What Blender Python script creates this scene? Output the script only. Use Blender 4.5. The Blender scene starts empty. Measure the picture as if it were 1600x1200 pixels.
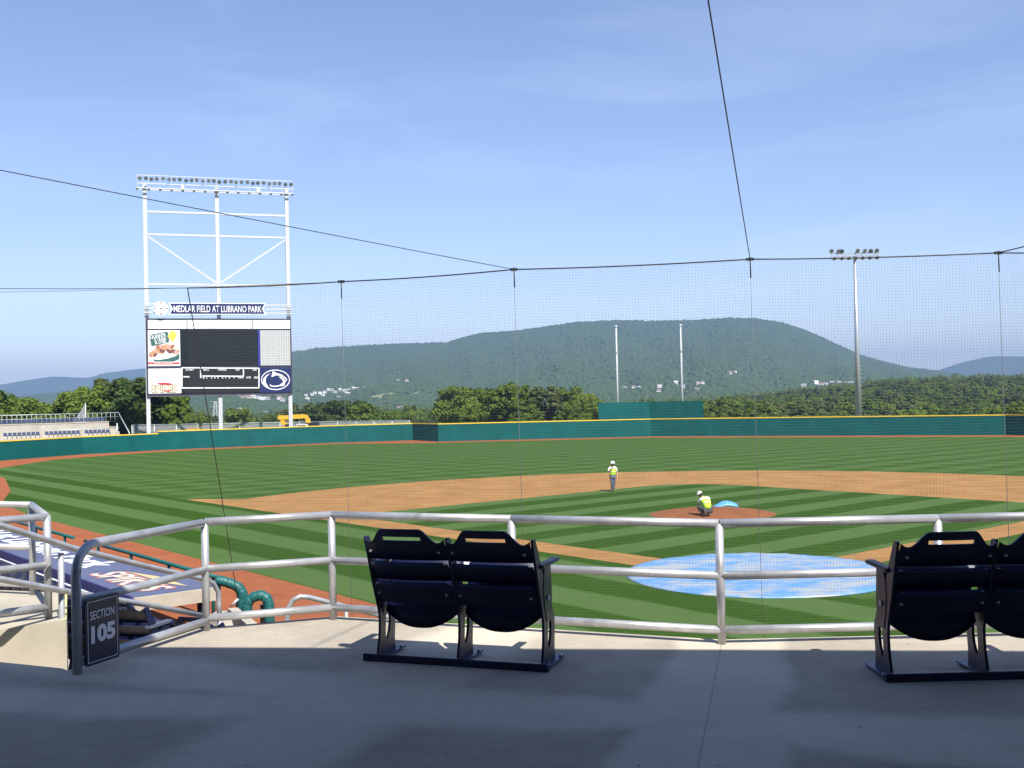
import bpy, bmesh, math, random
import numpy as np
from mathutils import Vector, Matrix

random.seed(11)
rng = np.random.default_rng(11)
scene = bpy.context.scene
COL = scene.collection
R = math.radians

# ------------------------------------------------------------------ camera
FPX, PITCH, ROLL, EYE = 1675.6, 0.01373, 0.0220, 5.714
FW = Vector((0, math.cos(PITCH), math.sin(PITCH)))
_r0 = Vector((1, 0, 0)); _u0 = _r0.cross(FW)
RT = _r0 * math.cos(ROLL) - _u0 * math.sin(ROLL)
UP = RT.cross(FW)
CAM = Vector((0, 0, EYE))
cam_d = bpy.data.cameras.new('camera')
cam_d.sensor_width = 36.0
cam_d.lens = FPX / 1600.0 * 36.0
cam_d.clip_start = 0.1
cam_d.clip_end = 60000
cam = bpy.data.objects.new('camera', cam_d)
COL.objects.link(cam)
m3 = Matrix((RT, UP, -FW)).transposed()
cam.matrix_world = Matrix.Translation(CAM) @ m3.to_4x4()
scene.camera = cam

# ------------------------------------------------------------------ world, sun, exposure
SUN_AZ, SUN_EL = R(25), R(51)          # sun behind the camera, to the right
SUN_DIR = Vector((math.sin(SUN_AZ) * math.cos(SUN_EL), -math.cos(SUN_AZ) * math.cos(SUN_EL), math.sin(SUN_EL)))
world = bpy.data.worlds.new('World'); scene.world = world
world.use_nodes = True
wn = world.node_tree.nodes; wl = world.node_tree.links
bgn = wn['Background']
sky = wn.new('ShaderNodeTexSky'); sky.sky_type = 'NISHITA'; sky.sun_disc = False
sky.sun_elevation = SUN_EL; sky.sun_rotation = math.atan2(SUN_DIR.x, SUN_DIR.y)
sky.altitude = 350; sky.air_density = 1.0; sky.dust_density = 0.1; sky.ozone_density = 2.0
# thin cirrus, the same all round the sky
wtc = wn.new('ShaderNodeTexCoord'); wmap = wn.new('ShaderNodeMapping')
wmap.inputs['Scale'].default_value = (1.3, 1.3, 7.0); wmap.inputs['Rotation'].default_value = (0.1, -0.16, 0.4)
wno = wn.new('ShaderNodeTexNoise'); wno.inputs['Scale'].default_value = 1.7; wno.inputs['Detail'].default_value = 7
wno.inputs['Roughness'].default_value = 0.55; wno.inputs['Distortion'].default_value = 0.6
wrp = wn.new('ShaderNodeValToRGB'); wrp.color_ramp.elements[0].position = 0.50; wrp.color_ramp.elements[1].position = 0.80
wrp.color_ramp.elements[1].color = (0.13, 0.13, 0.13, 1)
wmx = wn.new('ShaderNodeMixRGB'); wmx.inputs[2].default_value = (9.0, 9.3, 9.8, 1)
wl.new(wtc.outputs['Generated'], wmap.inputs['Vector']); wl.new(wmap.outputs[0], wno.inputs['Vector'])
wl.new(wno.outputs['Fac'], wrp.inputs['Fac']); wl.new(wrp.outputs['Color'], wmx.inputs[0])
wtn = wn.new('ShaderNodeMixRGB'); wtn.blend_type = 'MULTIPLY'; wtn.inputs[0].default_value = 1; wtn.inputs[2].default_value = (1.03, 0.95, 1.03, 1)
wl.new(sky.outputs[0], wtn.inputs[1]); wl.new(wtn.outputs[0], wmx.inputs[1]); wl.new(wmx.outputs[0], bgn.inputs['Color'])
bgn.inputs['Strength'].default_value = 0.102
sun_d = bpy.data.lights.new('sun', 'SUN'); sun_d.energy = 5.0; sun_d.angle = R(0.53); sun_d.color = (1.0, 0.95, 0.87)
sun = bpy.data.objects.new('sun', sun_d); COL.objects.link(sun)
sun.rotation_euler = SUN_DIR.to_track_quat('Z', 'Y').to_euler()
sun.location = (40, -60, 120)
scene.view_settings.view_transform = 'Standard'; scene.view_settings.look = 'None'
scene.view_settings.gamma = 1.0; scene.view_settings.exposure = 0.78
scene.view_settings.use_curve_mapping = False
scene.cycles.max_bounces = 6; scene.cycles.transparent_max_bounces = 12; scene.cycles.volume_bounces = 0

# ------------------------------------------------------------------ pixel helpers (a pixel gives a direction only)
def ray(u, v):
    return FW + RT * ((u - 800) / FPX) - UP * ((v - 600) / FPX)
def onz(u, v, z=0.0):
    d = ray(u, v); return CAM + d * ((z - EYE) / d.z)
def ondepth(u, v, y):
    d = ray(u, v); return CAM + d * (y / d.y)
def hyp(a, b): return math.sqrt(a * a + b * b)

# ------------------------------------------------------------------ materials
MATS = {}
def mat(name, col, rough=0.7, metal=0.0, var=0.0, scale=3.0, bump=0.0, bscale=40.0, col2=None, emit=None, spec=0.5, detail=4):
    if name in MATS: return MATS[name]
    m = bpy.data.materials.new(name); m.use_nodes = True
    n = m.node_tree.nodes; l = m.node_tree.links; b = n['Principled BSDF']
    b.inputs['Base Color'].default_value = (*col, 1); b.inputs['Roughness'].default_value = rough
    b.inputs['Metallic'].default_value = metal
    b.inputs['Specular IOR Level'].default_value = spec
    if var or bump or col2:
        tc = n.new('ShaderNodeTexCoord')
    if var or col2:
        no = n.new('ShaderNodeTexNoise'); no.inputs['Scale'].default_value = scale; no.inputs['Detail'].default_value = detail
        no.inputs['Roughness'].default_value = 0.65
        l.new(tc.outputs['Object'], no.inputs['Vector'])
        rp = n.new('ShaderNodeValToRGB'); rp.color_ramp.elements[0].position = 0.3; rp.color_ramp.elements[1].position = 0.7
        c2 = col2 if col2 else tuple(c * (1 + var) for c in col)
        c1 = col if col2 else tuple(c * (1 - var) for c in col)
        rp.color_ramp.elements[0].color = (*c1, 1); rp.color_ramp.elements[1].color = (*c2, 1)
        l.new(no.outputs['Fac'], rp.inputs['Fac']); l.new(rp.outputs['Color'], b.inputs['Base Color'])
    if bump:
        nb = n.new('ShaderNodeTexNoise'); nb.inputs['Scale'].default_value = bscale; nb.inputs['Detail'].default_value = 5
        l.new(tc.outputs['Object'], nb.inputs['Vector'])
        bp = n.new('ShaderNodeBump'); bp.inputs['Strength'].default_value = bump; bp.inputs['Distance'].default_value = 0.02
        l.new(nb.outputs['Fac'], bp.inputs['Height']); l.new(bp.outputs['Normal'], b.inputs['Normal'])
    MATS[name] = m
    return m

def mth(n, l, op, a, b=None, c=None):
    nd = n.new('ShaderNodeMath'); nd.operation = op
    for i, x in enumerate((a, b, c)):
        if x is None: continue
        if isinstance(x, (int, float)): nd.inputs[i].default_value = x
        else: l.new(x, nd.inputs[i])
    return nd.outputs[0]

galv = mat('galvanised pipe', (0.47, 0.475, 0.49), 0.40, 0.5, var=0.20, scale=7, bump=0.05, bscale=120)
steel_white = mat('white painted steel', (0.52, 0.53, 0.55), 0.5, var=0.06, scale=1.2)
pale_conc = mat('pale concrete', (0.40, 0.36, 0.285), 0.85, var=0.12, scale=2.2, bump=0.12, bscale=60)
grey_conc = mat('grey concrete', (0.40, 0.37, 0.31), 0.9, var=0.16, scale=0.9, bump=0.1, bscale=20)
navy = mat('navy plastic', (0.006, 0.009, 0.042), 0.42, var=0.2, scale=6, bump=0.03, bscale=200)
navy_iron = mat('navy cast iron', (0.008, 0.011, 0.05), 0.4, var=0.25, scale=14, bump=0.08, bscale=90)
navy_flat = mat('navy painted roof', (0.085, 0.10, 0.18), 0.75, var=0.12, scale=1.0)
navy_edge = mat('navy fascia', (0.04, 0.05, 0.19), 0.6, var=0.1)
seatblue = mat('bowl seat plastic', (0.008, 0.011, 0.048), 0.42, var=0.15, scale=5)
teal = mat('teal wall pad', (0.004, 0.092, 0.088), 0.75, var=0.14, scale=0.5, bump=0.05, bscale=3, spec=0.12)
teal_pad = mat('teal foam pad', (0.005, 0.10, 0.095), 0.5, var=0.2, scale=8, bump=0.2, bscale=14)
yellow = mat('yellow cap', (0.72, 0.52, 0.04), 0.5, var=0.08)
yellow_line = mat('yellow nosing paint', (0.62, 0.56, 0.22), 0.6, var=0.2, scale=12)
white_p = mat('white print', (0.80, 0.80, 0.80), 0.5)
dark_scr = mat('dark screen', (0.006, 0.008, 0.010), 0.35, var=0.2, scale=2)
black_p = mat('black panel', (0.008, 0.009, 0.011), 0.45)
sign_navy = mat('sign navy', (0.006, 0.010, 0.045), 0.4)
psu_navy = mat('emblem navy', (0.009, 0.018, 0.10), 0.4)
cable_m = mat('dark cable', (0.02, 0.02, 0.022), 0.5)
cable_g = mat('grey cable', (0.32, 0.33, 0.34), 0.5, 0.3)
alu = mat('aluminium', (0.55, 0.57, 0.59), 0.45, 0.4, var=0.08)
lamp_dark = mat('lamp reflector', (0.20, 0.21, 0.23), 0.3, 0.4)
black_m = mat('black steel', (0.012, 0.012, 0.014), 0.5)

# ------------------------------------------------------------------ mesh helpers
def link(name, me, m, parent=None):
    o = bpy.data.objects.new(name, me); COL.objects.link(o)
    if m is not None and not me.materials: me.materials.append(m)
    if parent is not None: o.parent = parent
    return o
def tag(o, label=None, cat=None, group=None, kind=None):
    if label: o['label'] = label
    if cat: o['category'] = cat
    if group: o['group'] = group
    if kind: o['kind'] = kind
    return o
def empty(name, loc=(0, 0, 0), rz=0.0, label=None, cat=None, group=None):
    o = bpy.data.objects.new(name, None); COL.objects.link(o)
    o.location = loc; o.rotation_euler = (0, 0, rz); o.empty_display_size = 0.2
    return tag(o, label, cat, group)
def bmobj(name, bm, m, parent=None, smooth=False):
    bmesh.ops.recalc_face_normals(bm, faces=bm.faces)
    me = bpy.data.meshes.new(name); bm.to_mesh(me); bm.free()
    if smooth:
        for p in me.polygons: p.use_smooth = True
    return link(name, me, m, parent)
def pyobj(name, vs, fs, m, parent=None, smooth=False):
    me = bpy.data.meshes.new(name); me.from_pydata([tuple(v) for v in vs], [], fs); me.update()
    if smooth:
        me.polygons.foreach_set('use_smooth', [True] * len(me.polygons))
    return link(name, me, m, parent)
def share(name, src, parent=None, loc=(0, 0, 0), rot=(0, 0, 0), scale=(1, 1, 1)):
    o = bpy.data.objects.new(name, src.data if hasattr(src, 'data') else src); COL.objects.link(o)
    o.location = loc; o.rotation_euler = rot; o.scale = scale
    if parent is not None: o.parent = parent
    return o
def copy_tree(o, parent=None):
    c = o.copy(); COL.objects.link(c); c.parent = parent
    for ch in o.children: copy_tree(ch, c)
    return c
def frame_from(d):
    d = d.normalized(); a = Vector((0, 0, 1)) if abs(d.z) < 0.95 else Vector((1, 0, 0))
    x = d.cross(a).normalized(); y = x.cross(d).normalized(); return x, y
def tube(bm, pts, r, seg=10, cap=True, r2=None):
    pts = [Vector(p) for p in pts]; rings = []
    n = len(pts); px = None
    for i, p in enumerate(pts):
        d = (pts[min(i + 1, n - 1)] - pts[max(i - 1, 0)]).normalized()
        if px is None: x, y = frame_from(d)
        else:
            x = (px - d * px.dot(d)).normalized(); y = x.cross(d)
        px = x
        rr = r if r2 is None else r + (r2 - r) * i / (n - 1)
        rings.append([bm.verts.new(p + (x * math.cos(2 * math.pi * k / seg) + y * math.sin(2 * math.pi * k / seg)) * rr) for k in range(seg)])
    for a, b in zip(rings, rings[1:]):
        for k in range(seg):
            f = bm.faces.new((a[k], a[(k + 1) % seg], b[(k + 1) % seg], b[k])); f.smooth = True
    if cap:
        bm.faces.new(rings[0][::-1]); bm.faces.new(rings[-1])
def box(bm, c, s, rz=0.0, rot=None):
    mtx = Matrix.Translation(Vector(c)) @ (rot if rot is not None else Matrix.Rotation(rz, 4, 'Z')) @ Matrix.Diagonal((s[0], s[1], s[2], 1))
    bmesh.ops.create_cube(bm, size=1.0, matrix=mtx)
def beam(bm, a, b, w, h):
    a = Vector(a); b = Vector(b); d = (b - a); L = d.length; d.normalize()
    x, y = frame_from(d)
    mtx = Matrix((x, d, y)).transposed().to_4x4()
    mtx = Matrix.Translation((a + b) / 2) @ mtx @ Matrix.Diagonal((w, L, h, 1))
    bmesh.ops.create_cube(bm, size=1.0, matrix=mtx)
def poly(bm, pts, th=None, n=None):
    vs = [bm.verts.new(p) for p in pts]; f = bm.faces.new(vs)
    if th:
        r = bmesh.ops.extrude_face_region(bm, geom=[f])
        vv = [g for g in r['geom'] if isinstance(g, bmesh.types.BMVert)]
        bmesh.ops.translate(bm, verts=vv, vec=Vector(n) * th)
    return f
def tube_obj(name, pts, r, m, parent=None, seg=10, **k):
    bm = bmesh.new(); tube(bm, pts, r, seg, **k); return bmobj(name, bm, m, parent)
def box_obj(name, c, s, m, parent=None, rz=0.0, bev=0.0):
    bm = bmesh.new(); box(bm, c, s, rz)
    if bev: bmesh.ops.bevel(bm, geom=list(bm.edges), offset=bev, segments=2, affect='EDGES')
    return bmobj(name, bm, m, parent)
def beam_obj(name, a, b, w, h, m, parent=None):
    bm = bmesh.new(); beam(bm, a, b, w, h); return bmobj(name, bm, m, parent)
def text_obj(name, s, m, parent, origin, xdir, updir, height, width=None, depth=0.01, bold=0.0, shear=0.0):
    """lettering: origin = lower-left corner, letters stand along xdir with updir up"""
    c = bpy.data.curves.new(name, 'FONT'); c.body = s; c.size = 1.0; c.extrude = 0.0; c.offset = bold; c.shear = shear
    c.resolution_u = 3
    t = bpy.data.objects.new(name, c); COL.objects.link(t)
    dg = bpy.context.evaluated_depsgraph_get(); dg.update()
    me = bpy.data.meshes.new_from_object(t.evaluated_get(dg))
    bpy.data.objects.remove(t); bpy.data.curves.remove(c)
    co = np.empty(len(me.vertices) * 3); me.vertices.foreach_get('co', co); co = co.reshape(-1, 3)
    lo = co.min(0); hi = co.max(0)
    sy = height / (hi[1] - lo[1]); sx = (width / (hi[0] - lo[0])) if width else sy
    X = Vector(xdir).normalized(); Y = Vector(updir).normalized(); Z = X.cross(Y)
    X = np.array(X); Y = np.array(Y); Z = np.array(Z); O = np.array(Vector(origin))
    new = O + np.outer((co[:, 0] - lo[0]) * sx, X) + np.outer((co[:, 1] - lo[1]) * sy, Y) + depth * Z
    me.vertices.foreach_set('co', new.ravel()); me.update()
    me.materials.clear()
    me.name = name
    return link(name, me, m, parent)
def grid_plate(bm, rows, mask, th):
    """rows: list of columns; each column a list of points. mask(i,j) cells kept; solidified by th"""
    V = [[bm.verts.new(p) for p in col] for col in rows]; fs = []
    for i in range(len(rows) - 1):
        for j in range(len(rows[0]) - 1):
            if mask(i, j): fs.append(bm.faces.new((V[i][j], V[i + 1][j], V[i + 1][j + 1], V[i][j + 1])))
    off = Vector(th if isinstance(th, tuple) else (0, th, 0)); W = {}
    used = [v for col in V for v in col if v.link_faces]
    bmesh.ops.delete(bm, geom=[v for col in V for v in col if not v.link_faces], context='VERTS')
    for v in used: W[v] = bm.verts.new(v.co + off)
    rim = [e for e in bm.edges if len(e.link_faces) == 1]
    for f in fs: bm.faces.new([W[v] for v in reversed(f.verts)])
    for e in rim:
        p, q = e.verts; bm.faces.new((p, q, W[q], W[p]))
    bmesh.ops.recalc_face_normals(bm, faces=bm.faces)

# ================================================================== SETTING
# field frame: home plate at HOME, axis to centre field
HOME = Vector((7.655, 33.352, 0)); AX = 0.09771
VD = Vector((math.sin(AX), math.cos(AX), 0)); UD = Vector((math.cos(AX), -math.sin(AX), 0))
S2 = 2 ** -0.5
T3 = (-UD + VD) * S2          # direction home -> third base
N3 = (UD + VD) * S2           # towards the field from the third base side
def F(u, v, z=0.0): return HOME + UD * u + VD * v + Vector((0, 0, z))
def TN(t, n, z=0.0): return HOME + T3 * t + N3 * n + Vector((0, 0, z))
DECK = EYE - 1.65

def sheet(name, pts, z, m, kind='structure'):
    bm = bmesh.new(); f = bm.faces.new([bm.verts.new((p[0], p[1], z)) for p in pts])
    bmesh.ops.triangulate(bm, faces=[f])
    o = bmobj(name, bm, m)
    if o.data.polygons[0].normal.z < 0: o.data.flip_normals()
    return tag(o, kind=kind)

# ---- grass material: mowing stripes laid with the base lines
def grass_mat(name, mode):
    m = bpy.data.materials.new(name); m.use_nodes = True
    n = m.node_tree.nodes; l = m.node_tree.links; b = n['Principled BSDF']
    b.inputs['Roughness'].default_value = 0.85; b.inputs['Specular IOR Level'].default_value = 0.06
    geo = n.new('ShaderNodeNewGeometry')
    def coord(dirv, off):
        d = n.new('ShaderNodeVectorMath'); d.operation = 'DOT_PRODUCT'; l.new(geo.outputs['Position'], d.inputs[0])
        d.inputs[1].default_value = dirv; return mth(n, l, 'SUBTRACT', d.outputs['Value'], off)
    wob = n.new('ShaderNodeTexNoise'); wob.inputs['Scale'].default_value = 0.25; wob.inputs['Detail'].default_value = 5
    l.new(geo.outputs['Position'], wob.inputs['Vector'])
    wv = mth(n, l, 'MULTIPLY', mth(n, l, 'SUBTRACT', wob.outputs['Fac'], 0.5), 0.28)
    def stripe(dirv, per, ph):
        c = coord(dirv, Vector(dirv).dot(HOME)); c = mth(n, l, 'ADD', c, wv)
        s = mth(n, l, 'SINE', mth(n, l, 'MULTIPLY_ADD', c, 2 * math.pi / per, ph))
        s = mth(n, l, 'MULTIPLY', s, 5.0)
        cl = n.new('ShaderNodeClamp'); cl.inputs['Min'].default_value = -1; l.new(s, cl.inputs['Value']); return cl.outputs[0]
    E1 = tuple(N3)                       # stripes parallel to the third base line
    E2 = tuple((-UD + VD) * S2)          # stripes parallel to the first base line
    s1 = stripe(E1, 3.6, 0.0); s2 = stripe(E2, 3.6, 1.0)
    if mode == 'foul': st = mth(n, l, 'MULTIPLY', s1, 0.5)
    elif mode == 'infield': st = mth(n, l, 'MULTIPLY', s2, 0.5)
    else: st = mth(n, l, 'ADD', mth(n, l, 'MULTIPLY', s1, 0.14), mth(n, l, 'MULTIPLY', s2, 0.22))
    # mottle
    n1 = n.new('ShaderNodeTexNoise'); n1.inputs['Scale'].default_value = 0.35; n1.inputs['Detail'].default_value = 8; n1.inputs['Roughness'].default_value = 0.7
    l.new(geo.outputs['Position'], n1.inputs['Vector'])
    n2 = n.new('ShaderNodeTexNoise'); n2.inputs['Scale'].default_value = 7; n2.inputs['Detail'].default_value = 5; n2.inputs['Roughness'].default_value = 0.8
    l.new(geo.outputs['Position'], n2.inputs['Vector'])
    mo = mth(n, l, 'ADD', mth(n, l, 'MULTIPLY', mth(n, l, 'SUBTRACT', n1.outputs['Fac'], 0.5), 0.9), mth(n, l, 'MULTIPLY', mth(n, l, 'SUBTRACT', n2.outputs['Fac'], 0.5), 1.2))
    fac = mth(n, l, 'ADD', mth(n, l, 'ADD', mth(n, l, 'MULTIPLY', st, 0.95), 0.58 if mode == 'outfield' else 0.47), mo)
    rp = n.new('ShaderNodeValToRGB'); l.new(fac, rp.inputs['Fac'])
    e = rp.color_ramp.elements
    e[0].position = 0.0; e[0].color = (0.026, 0.066, 0.003, 1)
    e[1].position = 1.0; e[1].color = (0.068, 0.122, 0.032, 1)
    el = e.new(0.5); el.color = (0.044, 0.091, 0.015, 1)
    l.new(rp.outputs['Color'], b.inputs['Base Color'])
    bp = n.new('ShaderNodeBump'); bp.inputs['Strength'].default_value = 0.6; bp.inputs['Distance'].default_value = 0.03
    n3 = n.new('ShaderNodeTexNoise'); n3.inputs['Scale'].default_value = 25; n3.inputs['Detail'].default_value = 3
    l.new(geo.outputs['Position'], n3.inputs['Vector']); l.new(n3.outputs['Fac'], bp.inputs['Height']); l.new(bp.outputs['Normal'], b.inputs['Normal'])
    return m
g_out = grass_mat('outfield grass', 'outfield'); g_in = grass_mat('infield grass', 'infield'); g_foul = grass_mat('foul grass', 'foul')
dirt = mat('tan infield dirt', (0.240, 0.122, 0.042), 0.95, var=0.16, scale=0.45, bump=0.3, bscale=8, spec=0.1, col2=(0.345, 0.195, 0.072), detail=9)
track_m = mat('red cinder track', (0.235, 0.072, 0.028), 0.95, col2=(0.31, 0.106, 0.046), spec=0.1, scale=0.8, bump=0.3, bscale=12, detail=9)
mound_m = mat('red mound clay', (0.185, 0.068, 0.026), 0.95, col2=(0.25, 0.10, 0.044), spec=0.1, scale=1.2, bump=0.3, bscale=10, detail=8)

# wall feet (from the photograph, standing on the field plane)
wall_px = [(-150, 741), (0, 720), (130, 710), (260, 703), (400, 697), (520, 692), (645, 688), (685, 690), (1018, 682), (1262, 681), (1572, 680)]
wall = [onz(u, v, 0) for u, v in wall_px]
wall.append(wall[-1] + Vector((2.4, -4.4, 0)))       # the jog at the right end
wall.append(wall[-1] + Vector((24, -14, 0)))
# big turf sheet inside the walls
outline = wall + [Vector((95, 60, 0)), Vector((80, 12, 0)), Vector((14, 8.5, 0)), Vector((-4.0, 12.0, 0)), Vector((-12, 20, 0)), Vector((-62, 68, 0))]
sheet('field_grass', [(p.x, p.y) for p in outline], 0.0, g_out)
# foul-side turf (third base side), with its stripes along the line
PO3, PI3, PTL = 1.01, 0.72, 1.18
foul = [TN(-14, -PO3 + 0.0), TN(-14, -11.1), TN(40, -10.6), TN(50, -9.6), TN(60, -6.5), TN(75, -3.1), TN(90, -1.2), TN(99, 0.8), TN(99, 2.2), TN(44.0, -PO3)]
sheet('foul_grass', [(p.x, p.y) for p in foul], 0.004, g_foul)
# infield skin: 95-foot arc about the pitcher's plate, closed along the base lines
def arc95(th): return F(28.96 * math.sin(th), 18.44 + 28.96 * math.cos(th))
skin = []
def side_n(p): return (p - HOME).dot(N3)
def side_t(p): return (p - HOME).dot(T3)
arc_pts = [arc95(R(a)) for a in np.linspace(-112, 112, 120)]
arc_pts = [p for p in arc_pts if side_n(p) > 1.35 and side_t(p) > -PO3 + 0.02]
p_l = TN(42.3, -PO3); p_l2 = TN(42.1, -0.3)
skin = [TN(-PO3, -PO3), TN(20, -PO3), p_l, p_l2, TN(39.8, 1.1)] + arc_pts + [HOME + N3 * 40 - T3 * PO3]
sheet('infield_skin', [(p.x, p.y) for p in skin], 0.008, dirt)
# infield grass: square with rounded corners
q0 = PI3; q1 = 27.43 - PTL
def TT(t, n): return HOME + T3 * t + N3 * n
cor = 2.3
ig = [TT(q0, q0)]
for k in range(9):      # first base corner cut-out
    a = k / 8; ig.append(TT(q0 + cor * (1 - math.cos(a * math.pi / 2)) * 0.9, q1 - cor * (1 - math.sin(a * math.pi / 2)) * 0.9))
rr = 4.2
for k in range(13):     # broad rounded second base corner
    a = k / 12 * math.pi / 2
    ig.append(TT(q1 - rr + rr * math.sin(a), q1 - rr + rr * math.cos(a)))
for k in range(9):
    a = k / 8; ig.append(TT(q1 - cor * (1 - math.cos(a * math.pi / 2)) * 0.9, q0 + cor * (1 - math.sin(a * math.pi / 2)) * 0.9))
sheet('infield_grass', [(p.x, p.y) for p in ig], 0.012, g_in)
# grass behind home plate
hg = [F(-12, -14), F(14, -14), HOME + N3 * 16 - T3 * PO3, HOME + N3 * (-PO3) - T3 * PO3, TN(14, -PO3), TN(14, -9.0)]
# warning track: band inside the wall, then red cinders before the dugout
inner = []
tw = 4.6
for i, p in enumerate(wall):
    a = wall[max(i - 1, 0)]; b = wall[min(i + 1, len(wall) - 1)]
    d = (b - a).normalized(); nn = Vector((d.y, -d.x, 0))
    inner.append(p + nn * (tw if 0 < i < len(wall) - 1 else tw))
for i, px in enumerate(wall_px):
    if px[0] < 140: inner[i] = wall[i] + (inner[i] - wall[i]) * 1.35
i0 = [i for i, p in enumerate(wall_px) if p[0] == 645][0]
tr_pts = [(p.x, p.y) for p in wall] + [(p.x, p.y) for i, p in reversed(list(enumerate(inner))) if i not in (i0,)]
sheet('warning_track', tr_pts, 0.006, track_m)
ct = [TN(-14, -11.1), TN(40, -10.6), TN(50, -9.6), TN(60, -6.5), TN(75, -3.1), TN(90, -1.2), TN(94.5, -0.2), TN(101, -1.5), TN(104, -8), TN(70, -18), TN(44, -19), TN(-6, -19), TN(-14, -19)]
sheet('dugout_track', [(p.x, p.y) for p in ct], 0.0105, track_m)
# pitcher's mound: a low dome
bm = bmesh.new(); cen = F(0, 17.9); rings = []
for j in range(9):
    rr_ = 2.95 * (1 - j / 8); zz = 0.014 + 0.26 * (1 - (rr_ / 2.95) ** 2) ** 0.9
    rings.append([bm.verts.new(cen + Vector((math.cos(2 * math.pi * k / 40) * rr_ * (1 + 0.012 * math.sin(5 * k)), math.sin(2 * math.pi * k / 40) * rr_, zz))) for k in range(40)] if j < 8 else [bm.verts.new(cen + Vector((0, 0, zz)))])
for a, b in zip(rings, rings[1:]):
    for k in range(40):
        if len(b) > 1: bm.faces.new((a[k], a[(k + 1) % 40], b[(k + 1) % 40], b[k]))
        else: bm.faces.new((a[k], a[(k + 1) % 40], b[0]))
tag(bmobj('pitchers_mound', bm, mound_m, smooth=True), kind='structure')
MOUND_C = cen

# ---------------------------------------------------------------- terrain, mountain and far hills
def skyl(pts):
    out = []
    for u, v in pts:
        d = ray(u, v); out.append((math.atan2(d.x, d.y), d.z / hyp(d.x, d.y)))
    return np.array(out)
SK_MAIN = skyl([(-600, 628), (-200, 625), (0, 622), (100, 613), (230, 588), (330, 566), (455, 550), (500, 543), (560, 540), (620, 537), (700, 535), (722, 527), (750, 520), (800, 517), (860, 509), (900, 503), (960, 500), (1020, 501), (1080, 500), (1140, 496), (1180, 497), (1220, 503), (1260, 516), (1300, 534), (1340, 553), (1380, 565), (1420, 574), (1470, 580), (1530, 590), (1620, 602), (1900, 604), (2300, 600)])
SK_R = skyl([(1380, 602), (1440, 588), (1470, 577), (1500, 567), (1540, 558), (1560, 556), (1600, 557), (1700, 563), (1900, 585), (2300, 598)])
SK_L = skyl([(-700, 612), (-300, 606), (0, 601), (40, 594), (80, 588), (140, 590), (160, 583), (200, 578), (230, 575), (300, 570), (400, 574), (520, 585), (640, 610)])
def fbm(x, y):
    return (math.sin(x * 1.0 + 1.3 * math.sin(y * 0.7)) + 0.5 * math.sin(2.1 * x + 1.7 * y + 0.4) + 0.5 * math.sin(2.9 * y - 1.1 * x + 2.0) + 0.25 * math.sin(5.3 * x + 0.8 * y) + 0.25 * math.sin(4.7 * y + 1.9 * x)) / 2.5
def smooth(a, b, x):
    t = min(1, max(0, (x - a) / (b - a))); return t * t * (3 - 2 * t)
DR = 4300.0
def main_h(az, r):
    e = float(np.interp(az, SK_MAIN[:, 0], SK_MAIN[:, 1]))
    zr = EYE + e * DR - 7
    base = -16.0
    if r <= DR:
        s = (r - 1500) / (DR - 1500)
        if s <= 0: return base + 16 * s - 1.0
        sh = 0.25 * s + 0.75 * s ** 1.7
        z = base + (zr - base) * sh
        z += fbm(az * 46, r / 520) * 40 * s * (1 - s) * 2.2 * max(0, min(1, (zr + 20) / 150))
        return z
    t = (r - DR) / 1500
    return max(zr - 130 * t * t - 40 * t, -24.0)
def ground_h(x, y):
    r = hyp(x, y); az = math.atan2(x, y)
    if y < 0: return -0.08
    z = -0.08 - 8 * smooth(178, 250, r) - 6 * smooth(260, 900, r)
    w = smooth(R(6), R(22), az)
    z += w * (-3.0 * smooth(190, 280, r) + 21 * smooth(340, 1000, r))
    z += 1.5 * fbm(x / 90, y / 90) * smooth(230, 400, r)
    return z
def polar(name, az0, az1, na, rs, hf, m, kind='structure'):
    vs = []; fs = []
    azs = np.linspace(az0, az1, na)
    for a in azs:
        for r in rs: vs.append((math.sin(a) * r, math.cos(a) * r, hf(a, r)))
    nr = len(rs)
    for i in range(na - 1):
        for j in range(nr - 1):
            fs.append((i * nr + j, i * nr + j + 1, (i + 1) * nr + j + 1, (i + 1) * nr + j))
    return tag(pyobj(name, vs, fs, m, smooth=True), kind=kind)
ground_m = mat('valley ground', (0.055, 0.085, 0.030), 0.95, col2=(0.095, 0.120, 0.050), scale=0.006, detail=8)
mount_m = mat('mountain floor', (0.030, 0.050, 0.018), 0.95, col2=(0.050, 0.075, 0.028), scale=0.004, detail=9, bump=0.4, bscale=0.08)
far_m = mat('far wooded hill', (0.035, 0.055, 0.024), 0.95, col2=(0.05, 0.075, 0.03), scale=0.003, detail=10)
rs_g = [0.5] + list(np.geomspace(6, 11500, 80))
polar('terrain', -math.pi, math.pi, 241, rs_g, lambda a, r: ground_h(math.sin(a) * r, math.cos(a) * r) if abs(a) < R(75) else -0.08 - 8 * smooth(178, 250, r) - 6 * smooth(260, 900, r), ground_m)
polar('mountain', R(-34), R(34), 180, np.linspace(1420, 5600, 110), main_h, mount_m)
def far_h(sk, D):
    def h(a, r):
        e = float(np.interp(a, sk[:, 0], sk[:, 1])); zr = EYE + e * D
        s = (r - (D - 2600)) / 2600
        if s <= 1: return -18 + (zr + 18) * max(s, 0) ** 1.2 + 14 * fbm(a * 30, r / 500) * max(0, s) * max(0, (1 - s)) * 2
        return zr - 200 * (s - 1) ** 2
    return h
polar('far_hill', R(15), R(36), 70, np.linspace(5300, 8600, 40), far_h(SK_R, 7900), far_m)
polar('far_ridge', R(-36), R(-2), 110, np.linspace(5800, 9400, 40), far_h(SK_L, 8400), far_m)
def terrain_h(x, y):
    r = hyp(x, y); return max(ground_h(x, y), main_h(math.atan2(x, y), r) if r > 1420 else -99)
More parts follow.
